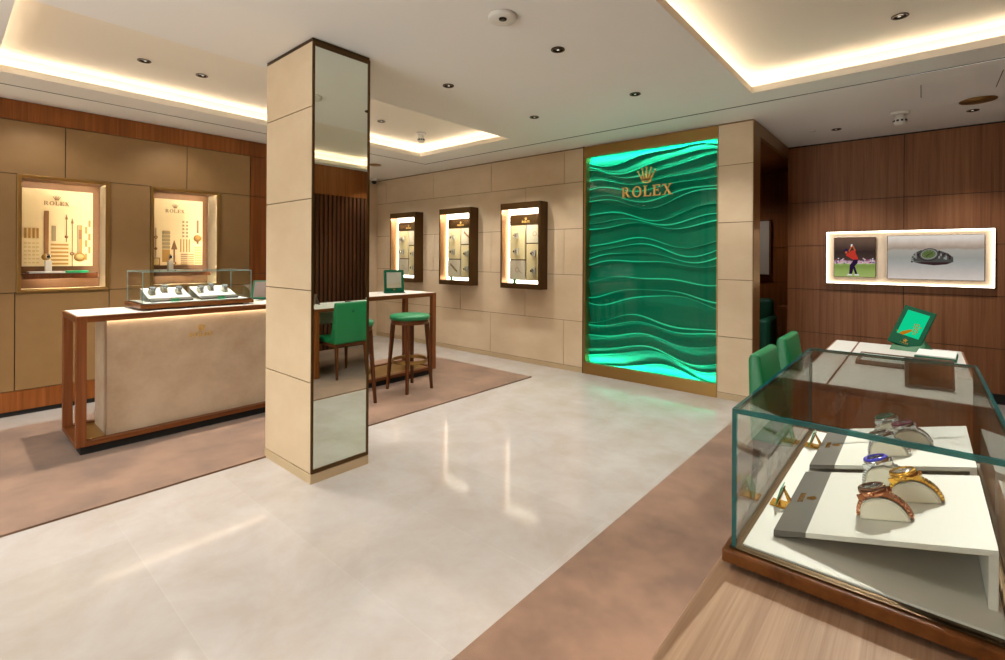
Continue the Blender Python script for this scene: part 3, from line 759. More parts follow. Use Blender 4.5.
f = MB(); f.box(x0+.055, x1-.055, y0+.06, y1-.06, .075, .1); f.build('brass_plate', M['brass'], bc)
f = MB(); f.box(x0+.1, x1-.085, y0+.19, 2.75, .1, zt-.02); body = f.build('marble_body', M['marble'], bc)
sign('s', M['gold_matte'], body, (x1-.085, 1.49, .785), (0,1,0), (0,0,1), (1,0,0), .036, .056, .012, .005)
f = MB(); f.box(x1-.078, x1-.062, y0+.12, 2.75, zt-.047, zt-.041); f.build('led_strip', M['led_soft'], bc)
f = MB(); 
for (a, b) in ((y0+.28, y0+.46),): f.box(x0+.2, x0+.204, a, b, zt+.003, zt+.0036); f.box(x0+.2, x0+.42, a, a+.004, zt+.003, zt+.0036); f.box(x0+.2, x0+.42, b, b+.004, zt+.003, zt+.0036); f.box(x0+.42, x0+.424, a, b, zt+.003, zt+.0036)
f.build('top_seam', M['bronze_dark'], bc)

# stools
def make_stool(label, loc, group):
    t = thing('bar_stool', label, 'stool', loc, (0,0,0), group)
    s_ = MB(); s_.lathe([(0,.785),(.2,.785),(.216,.79),(.222,.805),(.222,.822),(.214,.836),(.17,.843),(0,.845)], 40); s_.build('seat', M['green'], t, world=False)
    s_ = MB(); s_.lathe([(0,.74),(.205,.74),(.205,.785),(0,.785)], 40, smooth=False); s_.build('seat_rim', M['wood_dark'], t, world=False)
    for sx in (-1,1):
        for sy in (-1,1):
            b = MB(); b.bar((sx*.172, sy*.172, .012), (sx*.13, sy*.13, .75), .013, .02); b.build('leg', M['wood_dark'], t, bev=.002, world=False)
    r_ = MB(); r_.lathe([(.185,.315),(.2,.315),(.2,.35),(.185,.35),(.185,.315)], 40, smooth=False); r_.build('foot_ring', M['bronze'], t, world=False)
    return t
st1 = make_stool('round green bar stool standing clear of the column at the counter end', (-4.32, 3.44, 0), 'green bar stools at the counter')
dup(st1, (-4.32, 2.70, 0), None, 'green bar stool mostly hidden behind the mirrored column')

# counter mirror
vm = thing('vanity_mirror', 'green framed tabletop mirror with gold crown mark on the bar counter', 'mirror', (-4.93, 3.68, 1.0345), (0, 0, math.radians(60)))
TV = Matrix.Translation((0,0,.004)) @ Matrix.Rotation(math.radians(-13), 4, 'X')
f = MB()
for a in ((-.12,-.09,.0,.28),(.09,.12,.0,.28)): f.box(a[0],a[1],-.012,.012,a[2]+.01,a[3],0,TV)
f.box(-.09,.09,-.012,.012,.01,.055,0,TV); f.box(-.09,.09,-.012,.012,.25,.28,0,TV); f.build('frame', M['green_frame'], vm, bev=.003, world=False)
f = MB(); f.box(-.09,.09,-.009,-.006,.055,.25,0,TV); f.build('mirror_pane', M['mirror'], vm, world=False)
f = MB(); f.box(-.125,.125,-.07,.05,.001,.012); f.build('base', M['green_frame'], vm, bev=.003, world=False)
f = MB()
for p in crown_polys(.03): f.poly(p, lambda u, v, w: tuple(TV @ Vector((u, -.012-w, .02+v))), 0, .002)
f.build('crown_emblem', M['gold'], vm, world=False)

# ================================================================== SHOWCASES
PL = .014
def showcase(label, loc, x, y, h, base_h, th=.008, edge='glass_edge', group=None):
    """glass box; local origin at base bottom centre; x,y half sizes"""
    t = thing('glass_showcase', label, 'showcase', loc, (0,0,0), group)
    f = MB(); f.box(-x+.05, x-.05, -y+.05, y-.05, 0, PL); f.build('plinth', M['slot'], t, world=False)
    f = MB(); f.box(-x-.016, x+.016, -y-.016, y+.016, PL, PL+base_h); f.build('wood_base', M['wood_case'], t, bev=.004, world=False)
    zb = PL+base_h
    f = MB(); f.box(-x+.016, x-.016, -y+.016, y-.016, zb, zb+.008); f.build('deck', M['white'], t, bev=.002, world=False)
    f = MB(); f.box(-x-.004, x+.004, -y-.004, y+.004, zb, zb+.004); f.build('rim', M['bronze_dark'], t, world=False)
    z0 = zb+.004; z1 = zb+h
    ed = MB(); 
    panes = [(-x, x, -y, -y+th), (-x, x, y-th, y), (-x, -x+th, -y+th, y-th), (x-th, x, -y+th, y-th)]
    for a in panes:
        g_ = MB(); g_.box(*a, z0, z1-th); g_.build('glass_pane', M['glass'], t, world=False)
    g_ = MB(); g_.box(-x+.001, x-.001, -y+.001, y-.001, z1-th+.0005, z1-.0005); g_.build('glass_lid', M['glass'], t, world=False)
    # visible polished edges of the panes
    e = .0005; q = th
    for sx in (-1, 1):
        for sy in (-1, 1):
            ed.box(sx*x-sx*q if sx > 0 else -x-e, sx*x+e if sx > 0 else -x+q, (y-q if sy > 0 else -y-e), (y+e if sy > 0 else -y+q), z0, z1)
    ed.box(-x+q, x-q, -y-e, -y+q*.8, z1-q*1.1, z1+e); ed.box(-x+q, x-q, y-q*.8, y+e, z1-q*1.1, z1+e)
    ed.box(-x-e, -x+q*.8, -y+q, y-q, z1-q*1.1, z1+e); ed.box(x-q*.8, x+e, -y+q, y-q, z1-q*1.1, z1+e)
    ed.build('glass_edge', M[edge], t, world=False)
    return t
TZ = .845
sc1 = showcase('large glass showcase holding gold watches on the walnut table', (-.087, 1.523, TZ), .208, .453, .286, .026)
DZ = TZ+PL+.026+.0085
sc2 = showcase('small glass showcase on the marble bar counter', (-4.96, 1.49, 1.034), .24, .417, .264, .036, .0045, 'glass_edge_pale')
DZ2 = 1.034+PL+.036+.0085

def make_board(label, loc, rotz, group):
    """sloping bent-plate display board; low edge at local -x, high edge at +x, length along y"""
    t = thing('display_board', label, 'display board', loc, (0,0,rotz), group)
    L, W_, hh, th = .372, .334, .088, .01
    def top(x): return .004+th+hh*x/W_
    pl = MB(); q = .058
    pl.poly([(q, top(q)-th), (W_, top(W_)-th), (W_, top(W_)), (q, top(q))], lambda u, v, w: (u, w, v), -L/2, L/2, 0)
    pl.poly([(W_-.012, 0), (W_, 0), (W_, top(W_)-th), (W_-.012, top(W_)-th)], lambda u, v, w: (u, w, v), -L/2, L/2, 0)
    pl.build('board', M['white'], t, world=False)
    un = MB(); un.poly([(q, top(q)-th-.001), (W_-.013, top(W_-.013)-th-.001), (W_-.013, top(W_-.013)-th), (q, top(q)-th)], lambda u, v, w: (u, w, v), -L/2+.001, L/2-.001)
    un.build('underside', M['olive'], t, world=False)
    sp = MB(); sp.poly([(0, 0), (q, top(q)-th), (q, top(q)), (0, top(0))], lambda u, v, w: (u, w, v), -L/2, L/2); stp = sp.build('grey_strip', M['grey_strip'], t, world=False)
    stp['label'] = 'dark grey leather strip with gold crown mark'
    sl = math.atan2(hh, W_); V = Vector((-math.cos(sl), 0, -math.sin(sl))); N = Vector((-math.sin(sl), 0, math.cos(sl)))
    V = -V   # text reads from the low side: up direction points to +x
    o = Vector((.016, 0, top(.016)))
    a = MB(); ps, _ = word_polys('ROLEX', .011)
    for p in ps: a.poly(p, fmap(o, (0,-1,0), V, N), 0, .0012)
    for p in crown_polys(.02): a.poly(p, fmap(o+V*.016, (0,-1,0), V, N), 0, .0012)
    a.build('gold_mark', M['gold'], stp, world=False)
    return t
b1 = make_board('white sloping watch board in the large showcase, nearer the camera with gold watches', (-.236, 1.341, DZ), 0, 'sloping boards in the large showcase')
b2 = dup(b1, (-.236, 1.772, DZ), (0,0,0), 'white sloping watch board in the large showcase, behind the one with gold watches')
b3 = dup(b1, (-4.79, 1.3, DZ2), (0,0,PI), 'white sloping watch board in the small counter showcase, farther from the column', 'sloping boards in the small showcase')
b4 = dup(b1, (-4.79, 1.668, DZ2), (0,0,PI), 'white sloping watch board in the small counter showcase, nearer the column', 'sloping boards in the small showcase')
for b in (b3, b4): b.scale = (.97, .83, 1)
SL = math.atan2(.088, .334)
def on_board(x): return DZ+.014+.088*(x+.236)/.334+.0005
first_c = None; first_w = None
WS = [(-.055, 1.262, 'rose_gold', 'brown_bezel', 'dial_dark', 'rose gold watch with dark bezel on the nearest cream cushion'),
      (-.008, 1.365, 'yellow_gold', 'yellow_gold', 'dial_white', 'yellow gold watch on the nearer board of the large showcase'),
      (-.060, 1.457, 'steel', 'blue_bezel', 'dial_dark', 'steel and gold watch with bright blue bezel in the large showcase'),
      (-.065, 1.683, 'steel', 'steel', 'dial_dark', 'steel watch in front on the rear board of the large showcase'),
      (-.020, 1.775, 'steel', 'red_bezel', 'dial_dark', 'steel watch with blue and red bezel on the rear board'),
      (-.062, 1.867, 'steel', 'green_bezel', 'dial_dark', 'steel watch with green bezel, rearmost on the rear board')]
for k, (wx, wy, me, bz, dl, lab) in enumerate(WS):
    loc = (wx, wy, on_board(wx)); rot = (0, -SL, 0)
    cl = 'cream half round cushion under the ' + lab.split(' with')[0].split(' on ')[0].split(' in ')[0].split(',')[0]
    cl = 'cream half round cushion holding the ' + ['rose gold watch', 'yellow gold watch', 'blue bezel watch', 'steel watch at the front of the rear board', 'blue and red bezel watch', 'green bezel watch'][k]
    if k == 0: first_c = make_cushion(cl, 'watch cushions in the large showcase', loc, rot)
    else: dup(first_c, loc, rot, cl)
    w_ = make_watch(lab, 'watches in the large showcase', M[me], M[bz], M[dl], loc, rot)
    if k == 0: first_w = w_
names = ['watch farthest from the column', 'middle watch', 'watch closest to the column']
small_w = None
for bi, ys_ in enumerate(((1.19, 1.29, 1.385), (1.555, 1.655, 1.755))):
    for k, yy in enumerate(ys_):
        xx = -4.95-(.05 if k == 1 else 0)
        zz = DZ2+.014+.088*(-4.79-xx)/.334/.97+.0012
        nm = ['outer watch', 'middle watch', 'inner watch'][k if bi == 0 else 2-k] + ' on the small showcase board ' + ('farther from', 'nearer')[bi] + ' the column'
        if small_w is None: small_w = make_watch('steel ' + nm, 'watches in the small showcase', M['steel'], M['steel_dark'], M['dial_white'], (xx, yy, zz), (0, -SL, PI))
        else: dup(small_w, (xx, yy, zz), (0, -SL, PI), 'steel ' + nm)
        dup(first_c, (xx, yy, zz), (0, -SL, PI), 'cream cushion of the ' + nm, 'watch cushions in the small showcase')

def easel(label, loc, rz, group, s_=1.):
    t = thing('card_easel', label, 'card stand', loc, (0,0,rz), group)
    c_ = MB(); X = Matrix.Translation((0,0,.004)) @ Matrix.Rotation(math.radians(16), 4, 'Y')
    c_.box(-.001,.001,-.02,.02,0,.046,0,X); c_.build('green_card', M['green_card'], t, world=False)
    g_ = MB(); g_.add([(.002,-.018,.004),(.002,.018,.004),(.016,.0,.048),(.005,-.018,.004),(.005,.018,.004),(.019,0,.048)], [(0,1,2),(3,5,4),(0,3,4,1),(1,4,5,2),(2,5,3,0)])
    g_.bar((.034,.01,.0),(.014,.0,.042),.003,.002); g_.bar((.034,-.01,.0),(.014,.0,.042),.003,.002); g_.box(-.012,.03,-.018,.018,0,.004)
    g_.build('gold_stand', M['gold'], t, world=False)
    return t
ea = easel('gold easel with green card beside the nearer board in the large showcase', (-.262, 1.315, DZ), 0, 'card easels in the large showcase')
dup(ea, (-.266, 1.79, DZ), None, 'gold easel with green card beside the rear board in the large showcase')
for yy, nm in ((1.31, 'farther'), (1.665, 'nearer')):
    c_ = MB(); c_.box(-.002,.002,-.03,.03,0,.026); o = c_.build('price_card', M['green_card']); o.location = (-4.757, yy, DZ2)
    tag(o, 'green card before the small showcase board ' + nm + (' from' if nm == 'farther' else '') + ' the column', 'card', 'green cards in the small showcase')

# frame right of the small showcase
tf = thing('tablet_stand', 'green edged tilted tablet between the small showcase and the column', 'tablet', (-4.98, 2.16, 1.0345), (0, 0, math.radians(-42)))
T = Matrix.Translation((0,0,.01)) @ Matrix.Rotation(math.radians(-24), 4, 'Y')
f = MB(); f.box(-.022,.012,-.15,.15,.006,.2,0,T); f.build('body', M['green_frame'], tf, bev=.004, world=False)
f = MB(); f.box(.0125,.014,-.13,.13,.02,.185,0,T); f.build('screen', principled('dim_screen', '#57463c', .3), tf, world=False)
f = MB(); f.bar((-.12,0,0.0),(-.05,0,.12),.02,.012); f.build('foot', M['green_frame'], tf, world=False)

# ================================================================== FRONT TABLE + WHITE DESK
ft = thing('showcase_table', 'walnut table top under the large glass showcase', 'table', (.15, .9, 0))
f = MB(); f.box(-.325, .66, -.45, 2.0, TZ-.04, TZ); f.build('table_top', M['wood_table'], ft, bev=.003)
f = MB(); f.box(-.2, .6, -.35, 1.9, .09, TZ-.04); f.build('cabinet_body', M['marble'], ft)
f = MB(); f.box(-.23, .62, -.38, 1.93, .012, .09); f.build('plinth', M['wood_x'], ft)
dk = thing('sales_desk', 'long white topped sales desk with walnut edge by the green chairs', 'desk', (-.15, 3.78, 0))
x0, x1, y0, y1, zt = -.516, .215, 2.95, 4.62, .845
f = MB(); f.box(x0, x1, y0, y0+.05, .05, zt-.04); f.box(x0+.03, x0+.08, y1-.06, y1-.01, .012, zt-.04); f.box(x1-.08, x1-.03, y1-.06, y1-.01, .012, zt-.04); f.box(x0, x1, y0-.004, y0+.054, .012, .05)
f.build('end_panel', M['wood_z'], dk)
f = MB(); f.box(x0, x1, y0, y1, zt-.04, zt-.002); f.build('wood_edge', M['wood_y'], dk, bev=.003)
f = MB(); f.box(x0+.012, -.372, y0+.012, y1-.012, zt-.01, zt); f.box(-.36, x1-.012, y0+.012, 3.563, zt-.01, zt); f.box(-.36, x1-.012, 3.571, y1-.012, zt-.01, zt); f.build('white_top', M['white'], dk)
f = MB(); f.box(-.372, -.36, y0+.2, y1-.3, zt-.0095, zt-.004); f.box(-.36, x1-.012, 3.563, 3.571, zt-.0095, zt-.004); f.build('top_slot', M['taupe_leather'], dk)
f = MB(); f.box(-.1, .18, y0+.2, y1-.2, .6, zt-.04); f.build('drawer_box', M['cream'], dk)

# tablet stand on the desk
ts = thing('tablet_stand', 'tilted green tablet showing a gold ornament on the white desk', 'tablet', (-.08, 4.43, zt+.001), (0,0,math.radians(-8)))
T = Matrix.Translation((-.02,-.03,.028)) @ Matrix.Scale(.94, 4) @ Matrix.Rotation(math.radians(17), 4, 'Y') @ Matrix.Rotation(math.radians(-30), 4, 'X')
f = MB(); f.box(-.095,.095,-.012,.012,.0,.32,0,T); bd = f.build('body', M['green_frame'], ts, bev=.004, world=False)
f = MB(); f.box(-.066,.066,-.0145,-.0125,.082,.285,0,T); scn = f.build('screen', emission('tablet_screen', '#10d894', .8), ts, world=False)
f = MB()
def tp(u, v, w): return tuple(T @ Vector((u, -.0145-w, v)))
f.poly([(-.052,.083),(-.025,.08),(.006,.118),(.012,.14),(-.002,.138),(-.04,.105)], tp, 0, .0008)
for k, (u, v) in enumerate(((.02,.15),(.028,.168),(.036,.15),(.012,.168),(.022,.13),(.038,.132),(.03,.19),(.046,.172),(.03,.112),(-.066,.1),(.014,.188))):
    f.poly([(u+.006*math.cos(2*PI*i/8), v+.006*math.sin(2*PI*i/8)) for i in range(8)], tp, 0, .0008)
f.build('gold_ornament', emission('screen_gold', '#b97a10', .8), scn, world=False)
f = MB()
for p in crown_polys(.024): f.poly([(a, b+.032) for a, b in p], lambda u, v, w: tuple(T @ Vector((u, -.012-w, v))), 0, .001)
ps, _ = word_polys('ROLEX', .01)
for p in ps: f.poly([(a, b+.018) for a, b in p], lambda u, v, w: tuple(T @ Vector((u, -.012-w, v))), 0, .001)
f.build('gold_mark', M['gold'], bd, world=False)
f = MB(); f.add([(-.09,-.06,0),(.11,-.06,0),(.13,.1,0),(-.06,.1,0),(-.08,-.035,.03),(.08,-.035,.03),(.08,.05,.085),(-.05,.05,.085)], [(0,3,2,1),(4,5,6,7),(0,1,5,4),(1,2,6,5),(2,3,7,6),(3,0,4,7)])
f.build('stand', principled('soft_green', '#38724a', .5), ts, bev=.004, world=False)

# tray, desk mirror, notebook
tr = thing('desk_tray', 'taupe leather tray with white lining on the white desk', 'tray', (-.17, 3.80, zt+.001))
X = Matrix.Identity(4)
f = MB(); f.box(-.135,.135,-.17,.17,0,.01); f.box(-.135,-.115,-.17,.17,.01,.028); f.box(.115,.135,-.17,.17,.01,.028); f.box(-.115,.115,-.17,-.15,.01,.028); f.box(-.115,.115,.15,.17,.01,.028); f.build('tray_rim', M['taupe_leather'], tr, bev=.002, world=False)
f = MB(); f.box(-.114,.114,-.149,.149,.0102,.02); f.build('tray_lining', M['white'], tr, world=False)
dm = thing('desk_mirror', 'taupe framed tilted desk mirror standing on the white desk', 'mirror', (.02, 3.17, zt+.001), (0,0,math.radians(6)))
T = Matrix.Rotation(math.radians(-14), 4, 'X')
f = MB(); f.box(-.085,.1,-.016,.016,.004,.147,0,T); f.build('case', M['taupe_leather'], dm, bev=.003, world=False)
f = MB(); f.box(-.07,.092,-.0175,-.0165,.012,.139,0,T); f.build('mirror_pane', M['mirror'], dm, world=False)
f = MB(); f.bar((-.03,.1,0),(-.03,.045,.11),.012,.01); f.bar((.05,.1,0),(.05,.045,.11),.012,.01); f.build('strut', M['taupe_leather'], dm, world=False)
nb = thing('notebook', 'white book with dark green cover lying behind the desk mirror', 'book', (.07, 4.215, zt+.001), (0,0,math.radians(-4)))
f = MB(); f.box(-.1,.1,-.13,.13,0,.02); f.build('cover', M['green_dark'], nb, bev=.003, world=False)
f = MB(); f.box(-.095,.095,-.125,.125,.0205,.03); f.build('pages', M['paper'], nb, bev=.002, world=False)

# ================================================================== CHAIRS
def make_chair(label, loc, rz, group):
    t = thing('upholstered_chair', label, 'chair', loc, (0,0,rz), group)
    W_ = .225
    s_ = MB(); s_.poly([(-.2,.44),(.24,.43),(.25,.47),(.23,.492),(-.16,.492),(-.2,.47)], lambda u, v, w: (u, w, v), -W_, W_); s_.build('seat', M['green'], t, bev=.014, seg=4, world=False)
    b = MB(); b.poly([(-.245,.43),(-.10,.43),(-.165,.70),(-.2,.925),(-.245,.93),(-.262,.90),(-.256,.65)], lambda u, v, w: (u, w, v), -W_, W_); bk = b.build('backrest', M['green'], t, bev=.018, seg=4, world=False)
    e = MB()
    for p in crown_polys(.035): e.poly(p, fmap((-.2605,0,.80),(0,-1,0),(0,0,1),(-1,0,0)), -.004, .002)
    e.build('crown_emblem', M['green_dark'], bk, world=False)
    r_ = MB(); r_.box(-.235,.235,-W_+.005,W_-.005,.395,.432); r_.build('seat_rail', M['wood_dark'], t, bev=.004, world=False)
    for sx, bx in ((-.215,-.245),(.215,.225)):
        for sy in (-1,1):
            l = MB(); l.bar((bx,sy*(W_-.02),.012),(sx,sy*(W_-.03),.4),.011,.018); l.build('leg', M['wood_dark'], t, bev=.002, world=False)
    return t
ch = make_chair('green upholstered chair at the white desk, nearer the showcase', (-.505, 3.30, 0), 0, 'green chairs at the white desk')
dup(ch, (-.515, 4.07, 0), None, 'green upholstered chair at the white desk, farther from the showcase')
ps_ = thing('pouf_stool', 'low round green stool across the white desk, seen in the column mirror', 'stool', (.66, 3.25, 0))
f = MB(); f.lathe([(0,.47),(.2,.47),(.225,.49),(.225,.53),(.2,.55),(0,.555)], 32); f.build('seat', M['green'], ps_, world=False)
f = MB(); f.lathe([(0,.42),(.21,.42),(.21,.47),(0,.47)], 32, smooth=False); f.build('seat_rim', M['wood_dark'], ps_, world=False)
for sx in (-1,1):
    for sy in (-1,1):
        l = MB(); l.bar((sx*.16,sy*.16,.012),(sx*.14,sy*.14,.43),.013,.018); l.build('leg', M['wood_dark'], ps_, world=False)

# passage: armchair, framed picture, low cabinet
ac = thing('armchair', 'dark green armchair seen through the bronze passage', 'armchair', (-1.98, 7.55, 0))
f = MB(); f.box(-.36,.36,-.36,.36,.12,.45); f.build('seat', M['green_dark'], ac, bev=.05, seg=4, world=False)
f = MB(); f.box(-.36,.36,.2,.4,.3,.9); f.build('backrest', M['green_dark'], ac, bev=.06, seg=4, world=False)
for sx in (-1,1):
    f = MB(); f.box(sx*.3,sx*.42,-.36,.36,.14,.66); f.build('arm', M['green_dark'], ac, bev=.05, seg=4, world=False)
for sx in (-1,1):
    for sy in (-1,1):
        f = MB(); f.bar((sx*.3,sy*.3,0),(sx*.3,sy*.3,.14),.015,.02); f.build('leg', M['wood_dark'], ac, world=False)
pf = thing('framed_picture', 'pale picture in a walnut frame on the passage wall', 'picture', (-2.03, 8.2, 1.64))
f = MB(); f.box(-.4,.315,-.075,-.002,-.42,.42); f.build('frame', M['wood_dark'], pf, bev=.004, world=False)
f = MB(); f.box(-.38,.29,-.079,-.0755,-.40,.40); f.build('print', principled('pale_print', '#b9ad9e', .7), pf, world=False)
cb = thing('low_cabinet', 'low walnut cabinet beside the dark green armchair', 'cabinet', (-1.42, 7.95, 0))
f = MB(); f.box(-.14,.14,-.2,.2,.05,.8); f.build('body', M['wood_z'], cb, bev=.004, world=False)
f = MB(); f.box(-.13,.13,-.18,.18,0,.05); f.build('plinth', M['slot'], cb, world=False)
f = MB(); f.box(-.128,.128,-.216,-.201,.07,.78); d_ = f.build('door', M['wood_z'], cb, bev=.002, world=False)
f = MB(); f.box(-.11,-.1,-.228,-.217,.4,.52); f.build('handle', M['bronze'], d_, world=False)

# ================================================================== LIGHT BOX WITH TWO SCREENS
lb = thing('wall_light_box', 'long glowing cream light box on the dark walnut wall', 'light box', (-.16, YB, 1.5))
bx0, bx1, bz0, bz1 = -.885, .56, 1.19, 1.802
f = MB(); f.box(bx0, bx1, YB-.012, YB-.006, bz0, bz1); f.build('glow_panel', principled('lightbox_back', '#f2dcc0', .6), lb)
f = MB(); q = .01
f.box(bx0, bx0+q, YB-.03, YB-.014, bz0, bz1); f.box(bx1-q, bx1, YB-.03, YB-.014, bz0, bz1); f.box(bx0+q, bx1-q, YB-.03, YB-.014, bz0, bz0+q); f.box(bx0+q, bx1-q, YB-.03, YB-.014, bz1-q, bz1)
f.build('light_strip', emission('lightbox_led', '#ffefd8', 8), lb)
f = MB(); t = .008
f.box(bx0-t, bx0, YB-.04, YB, bz0-t, bz1+t); f.box(bx1, bx1+t, YB-.04, YB, bz0-t, bz1+t); f.box(bx0, bx1, YB-.04, YB, bz0-t, bz0); f.box(bx0, bx1, YB-.04, YB, bz1, bz1+t); f.build('frame', M['bronze_dark'], lb)
YS = YB-.045
def pic(name, label, x0, x1, z0, z1, stops, es):
    r_ = thing(name, label, 'screen', ((x0+x1)/2, YS, (z0+z1)/2), (0,0,0))
    f = MB(); f.box(x0, x1, YS, YB-.013, z0, z1); f.build('bezel', M['bronze_dark'], r_)
    f = MB(); f.box(x0+.004, x1-.004, YS-.003, YS-.0005, z0+.004, z1-.004)
    h = (z1-z0)/2
    im = f.build('image', vgrad(label[:20], stops, -h, h, es), r_)
    return r_, im
sA, imA = pic('picture_screen', 'small square screen showing a golfer in a red shirt', -.81, -.408, 1.266, 1.735,
    [(.0,'#a8b870'),(.22,'#93a85a'),(.34,'#7d9348'),(.39,'#93a860'),(.40,'#d0b8b4'),(.47,'#b890a0'),(.49,'#4a3a34'),(.7,'#3a2c28'),(1.,'#6e5648')], .8)
gx, gz = -.615, 1.30
def gm(u, v, w): return (gx+u*.125, YS-.0032-w, gz+v*.178)
fig = {}
def fg(mat, *polys):
    mb = fig.setdefault(mat, MB())
    for p in polys: mb.poly(p, gm, 0, .0006)
fg('trousers', [(-.35,0),(-.12,0),(.0,.45),(.3,.75),(.32,.95),(-.02,.92),(-.3,.6)], [(.12,.0),(.3,.0),(.1,.5),(-.1,.55)], [(-.02,.9),(.32,.9),(.36,.98),(-.02,.98)])
fg('shirt', [(-.02,.95),(.36,.98),(.1,1.5),(-.2,1.55),(-.55,1.35),(-.62,1.25)], [(.0,1.4),(.18,1.55),(.06,1.62),(-.2,1.55)])
fg('skin', [(-.42,1.5),(-.32,1.5),(-.12,1.85),(-.2,1.92)], [(.06,1.55),(.15,1.6),(-.08,1.95),(-.14,1.88)], [(-.68,1.38),(-.5,1.38),(-.48,1.55),(-.66,1.55)])
fg('cap', [(-.82,1.52),(-.46,1.5),(-.46,1.66),(-.62,1.7)])
fg('shoes', [(-.55,-.08),(-.12,-.08),(-.12,.02),(-.4,.02)], [(.05,-.08),(.42,-.08),(.36,.02),(.1,.02)])
fg('glove', [(-.24,1.83),(-.12,1.83),(-.1,1.98),(-.22,1.98)])
GC = dict(trousers='#2c1838', shirt='#c23a2c', skin='#c0603a', cap='#2a2048', shoes='#e6dede', glove='#f0f0ee')
for k, mb in fig.items(): mb.build('golfer_' + k, emission('print_' + k, GC[k], .8), imA)
sp = MB(); rr_ = random.Random(2)
spm = [MB() for _ in range(4)]
for k in range(70):
    u = rr_.uniform(-.795, -.42); v = rr_.uniform(1.428, 1.487)
    if -.67 < u < -.55: continue
    spm[k % 4].poly([(u+.008*math.cos(2*PI*i/6), v+.007*math.sin(2*PI*i/6)) for i in range(6)], lambda a, b, w: (a, YS-.0034-w, b), 0, .0003)
for mb, cc in zip(spm, ('#e8e0e4', '#c04858', '#4a4a88', '#d8b0b8')): mb.build('spectator_dots', emission('print_dots', cc, .7), imA)
sB, imB = pic('picture_screen', 'wide screen showing a steel watch with green dial', -.305, .487, 1.258, 1.746,
    [(.0,'#ddd2c8'),(.2,'#c4bab2'),(.4,'#a8a6a0'),(.55,'#9b9a92'),(.72,'#aaa49a'),(.76,'#a08f80'),(.88,'#c6b5a6'),(1.05,'#e2d8ce')], .82)
cx_, cz_ = .075, 1.515
def wm(u, v, w): return (cx_+u, YS-.0032-w, cz_+v)
a, b, c_, d_ = MB(), MB(), MB(), MB()
def ell(mb, u, v, rx, rz, rot, w0, w1, n=26):
    mb.poly([(u+rx*math.cos(2*PI*i/n)*math.cos(rot)-rz*math.sin(2*PI*i/n)*math.sin(rot), v+rx*math.cos(2*PI*i/n)*math.sin(rot)+rz*math.sin(2*PI*i/n)*math.cos(rot)) for i in range(n)], wm, w0, w1)
rr_ = random.Random(9)
def chain(pts, n, w0, w1):
    for k in range(n):
        t_ = k/(n-1)*(len(pts)-1); q = min(int(t_), len(pts)-2); f_ = t_-q
        u = pts[q][0]*(1-f_)+pts[q+1][0]*f_; v = pts[q][1]*(1-f_)+pts[q+1][1]*f_; h = w0+(w1-w0)*k/(n-1)
        for r_ in range(3):
            c0 = v-h+2*h*r_/3; tgt = (a, b, d_)[rr_.choice((0, 0, 1, 2, 1))]
            tgt.poly([(u-.0085,c0+.001),(u+.007,c0+.001),(u+.0085,c0+2*h/3),(u-.007,c0+2*h/3)], wm, .0001*r_, .0005+.0001*r_)
a.poly([(-.172,-.06),(-.165,-.01),(-.13,.03),(-.06,.062),(.05,.06),(.13,.03),(.172,-.015),(.172,-.064),(.05,-.07),(-.08,-.066)], wm, -.0002, .0001)
chain([(-.165,-.045),(-.15,-.01),(-.125,.01),(-.09,.025)], 8, .026, .04)
chain([(.045,.02),(.085,.012),(.12,-.008),(.16,-.032)], 9, .045, .028)
d_.poly([(-.155,-.066),(.165,-.066),(.12,-.088),(.02,-.1),(-.09,-.085)], wm, 0, .0003)
ell(d_, -.024, .016, .086, .068, .25, .0004, .0007); ell(a, -.024, .018, .08, .063, .25, .0007, .0009); ell(b, -.024, .02, .068, .054, .25, .0009, .0011); ell(c_, -.026, .021, .058, .046, .25, .0011, .0014)
for q in range(12):
    q = q*PI/6; b.poly([(-.026+.048*math.cos(q)+e_*.003, .021+.037*math.sin(q)+f_*.003) for e_, f_ in ((-1,-1),(1,-1),(1,1),(-1,1))], wm, .0014, .0017)
d_.poly([(-.026,.019),(.008,.047),(.01,.043),(-.022,.015)], wm, .0014, .0018); d_.poly([(-.026,.023),(-.02,.019),(-.045,-.008),(-.05,-.004)], wm, .0014, .0018)
a.build('watch_bracelet', emission('print_steel', '#4a4a46', .8), imB); b.build('watch_rim', emission('print_pale', '#8c8c86', .8), imB)
c_.build('watch_face', emission('print_green', '#5a6a3a', .8), imB); d_.build('watch_shadow', emission('print_dark', '#3a2628', .8), imB)

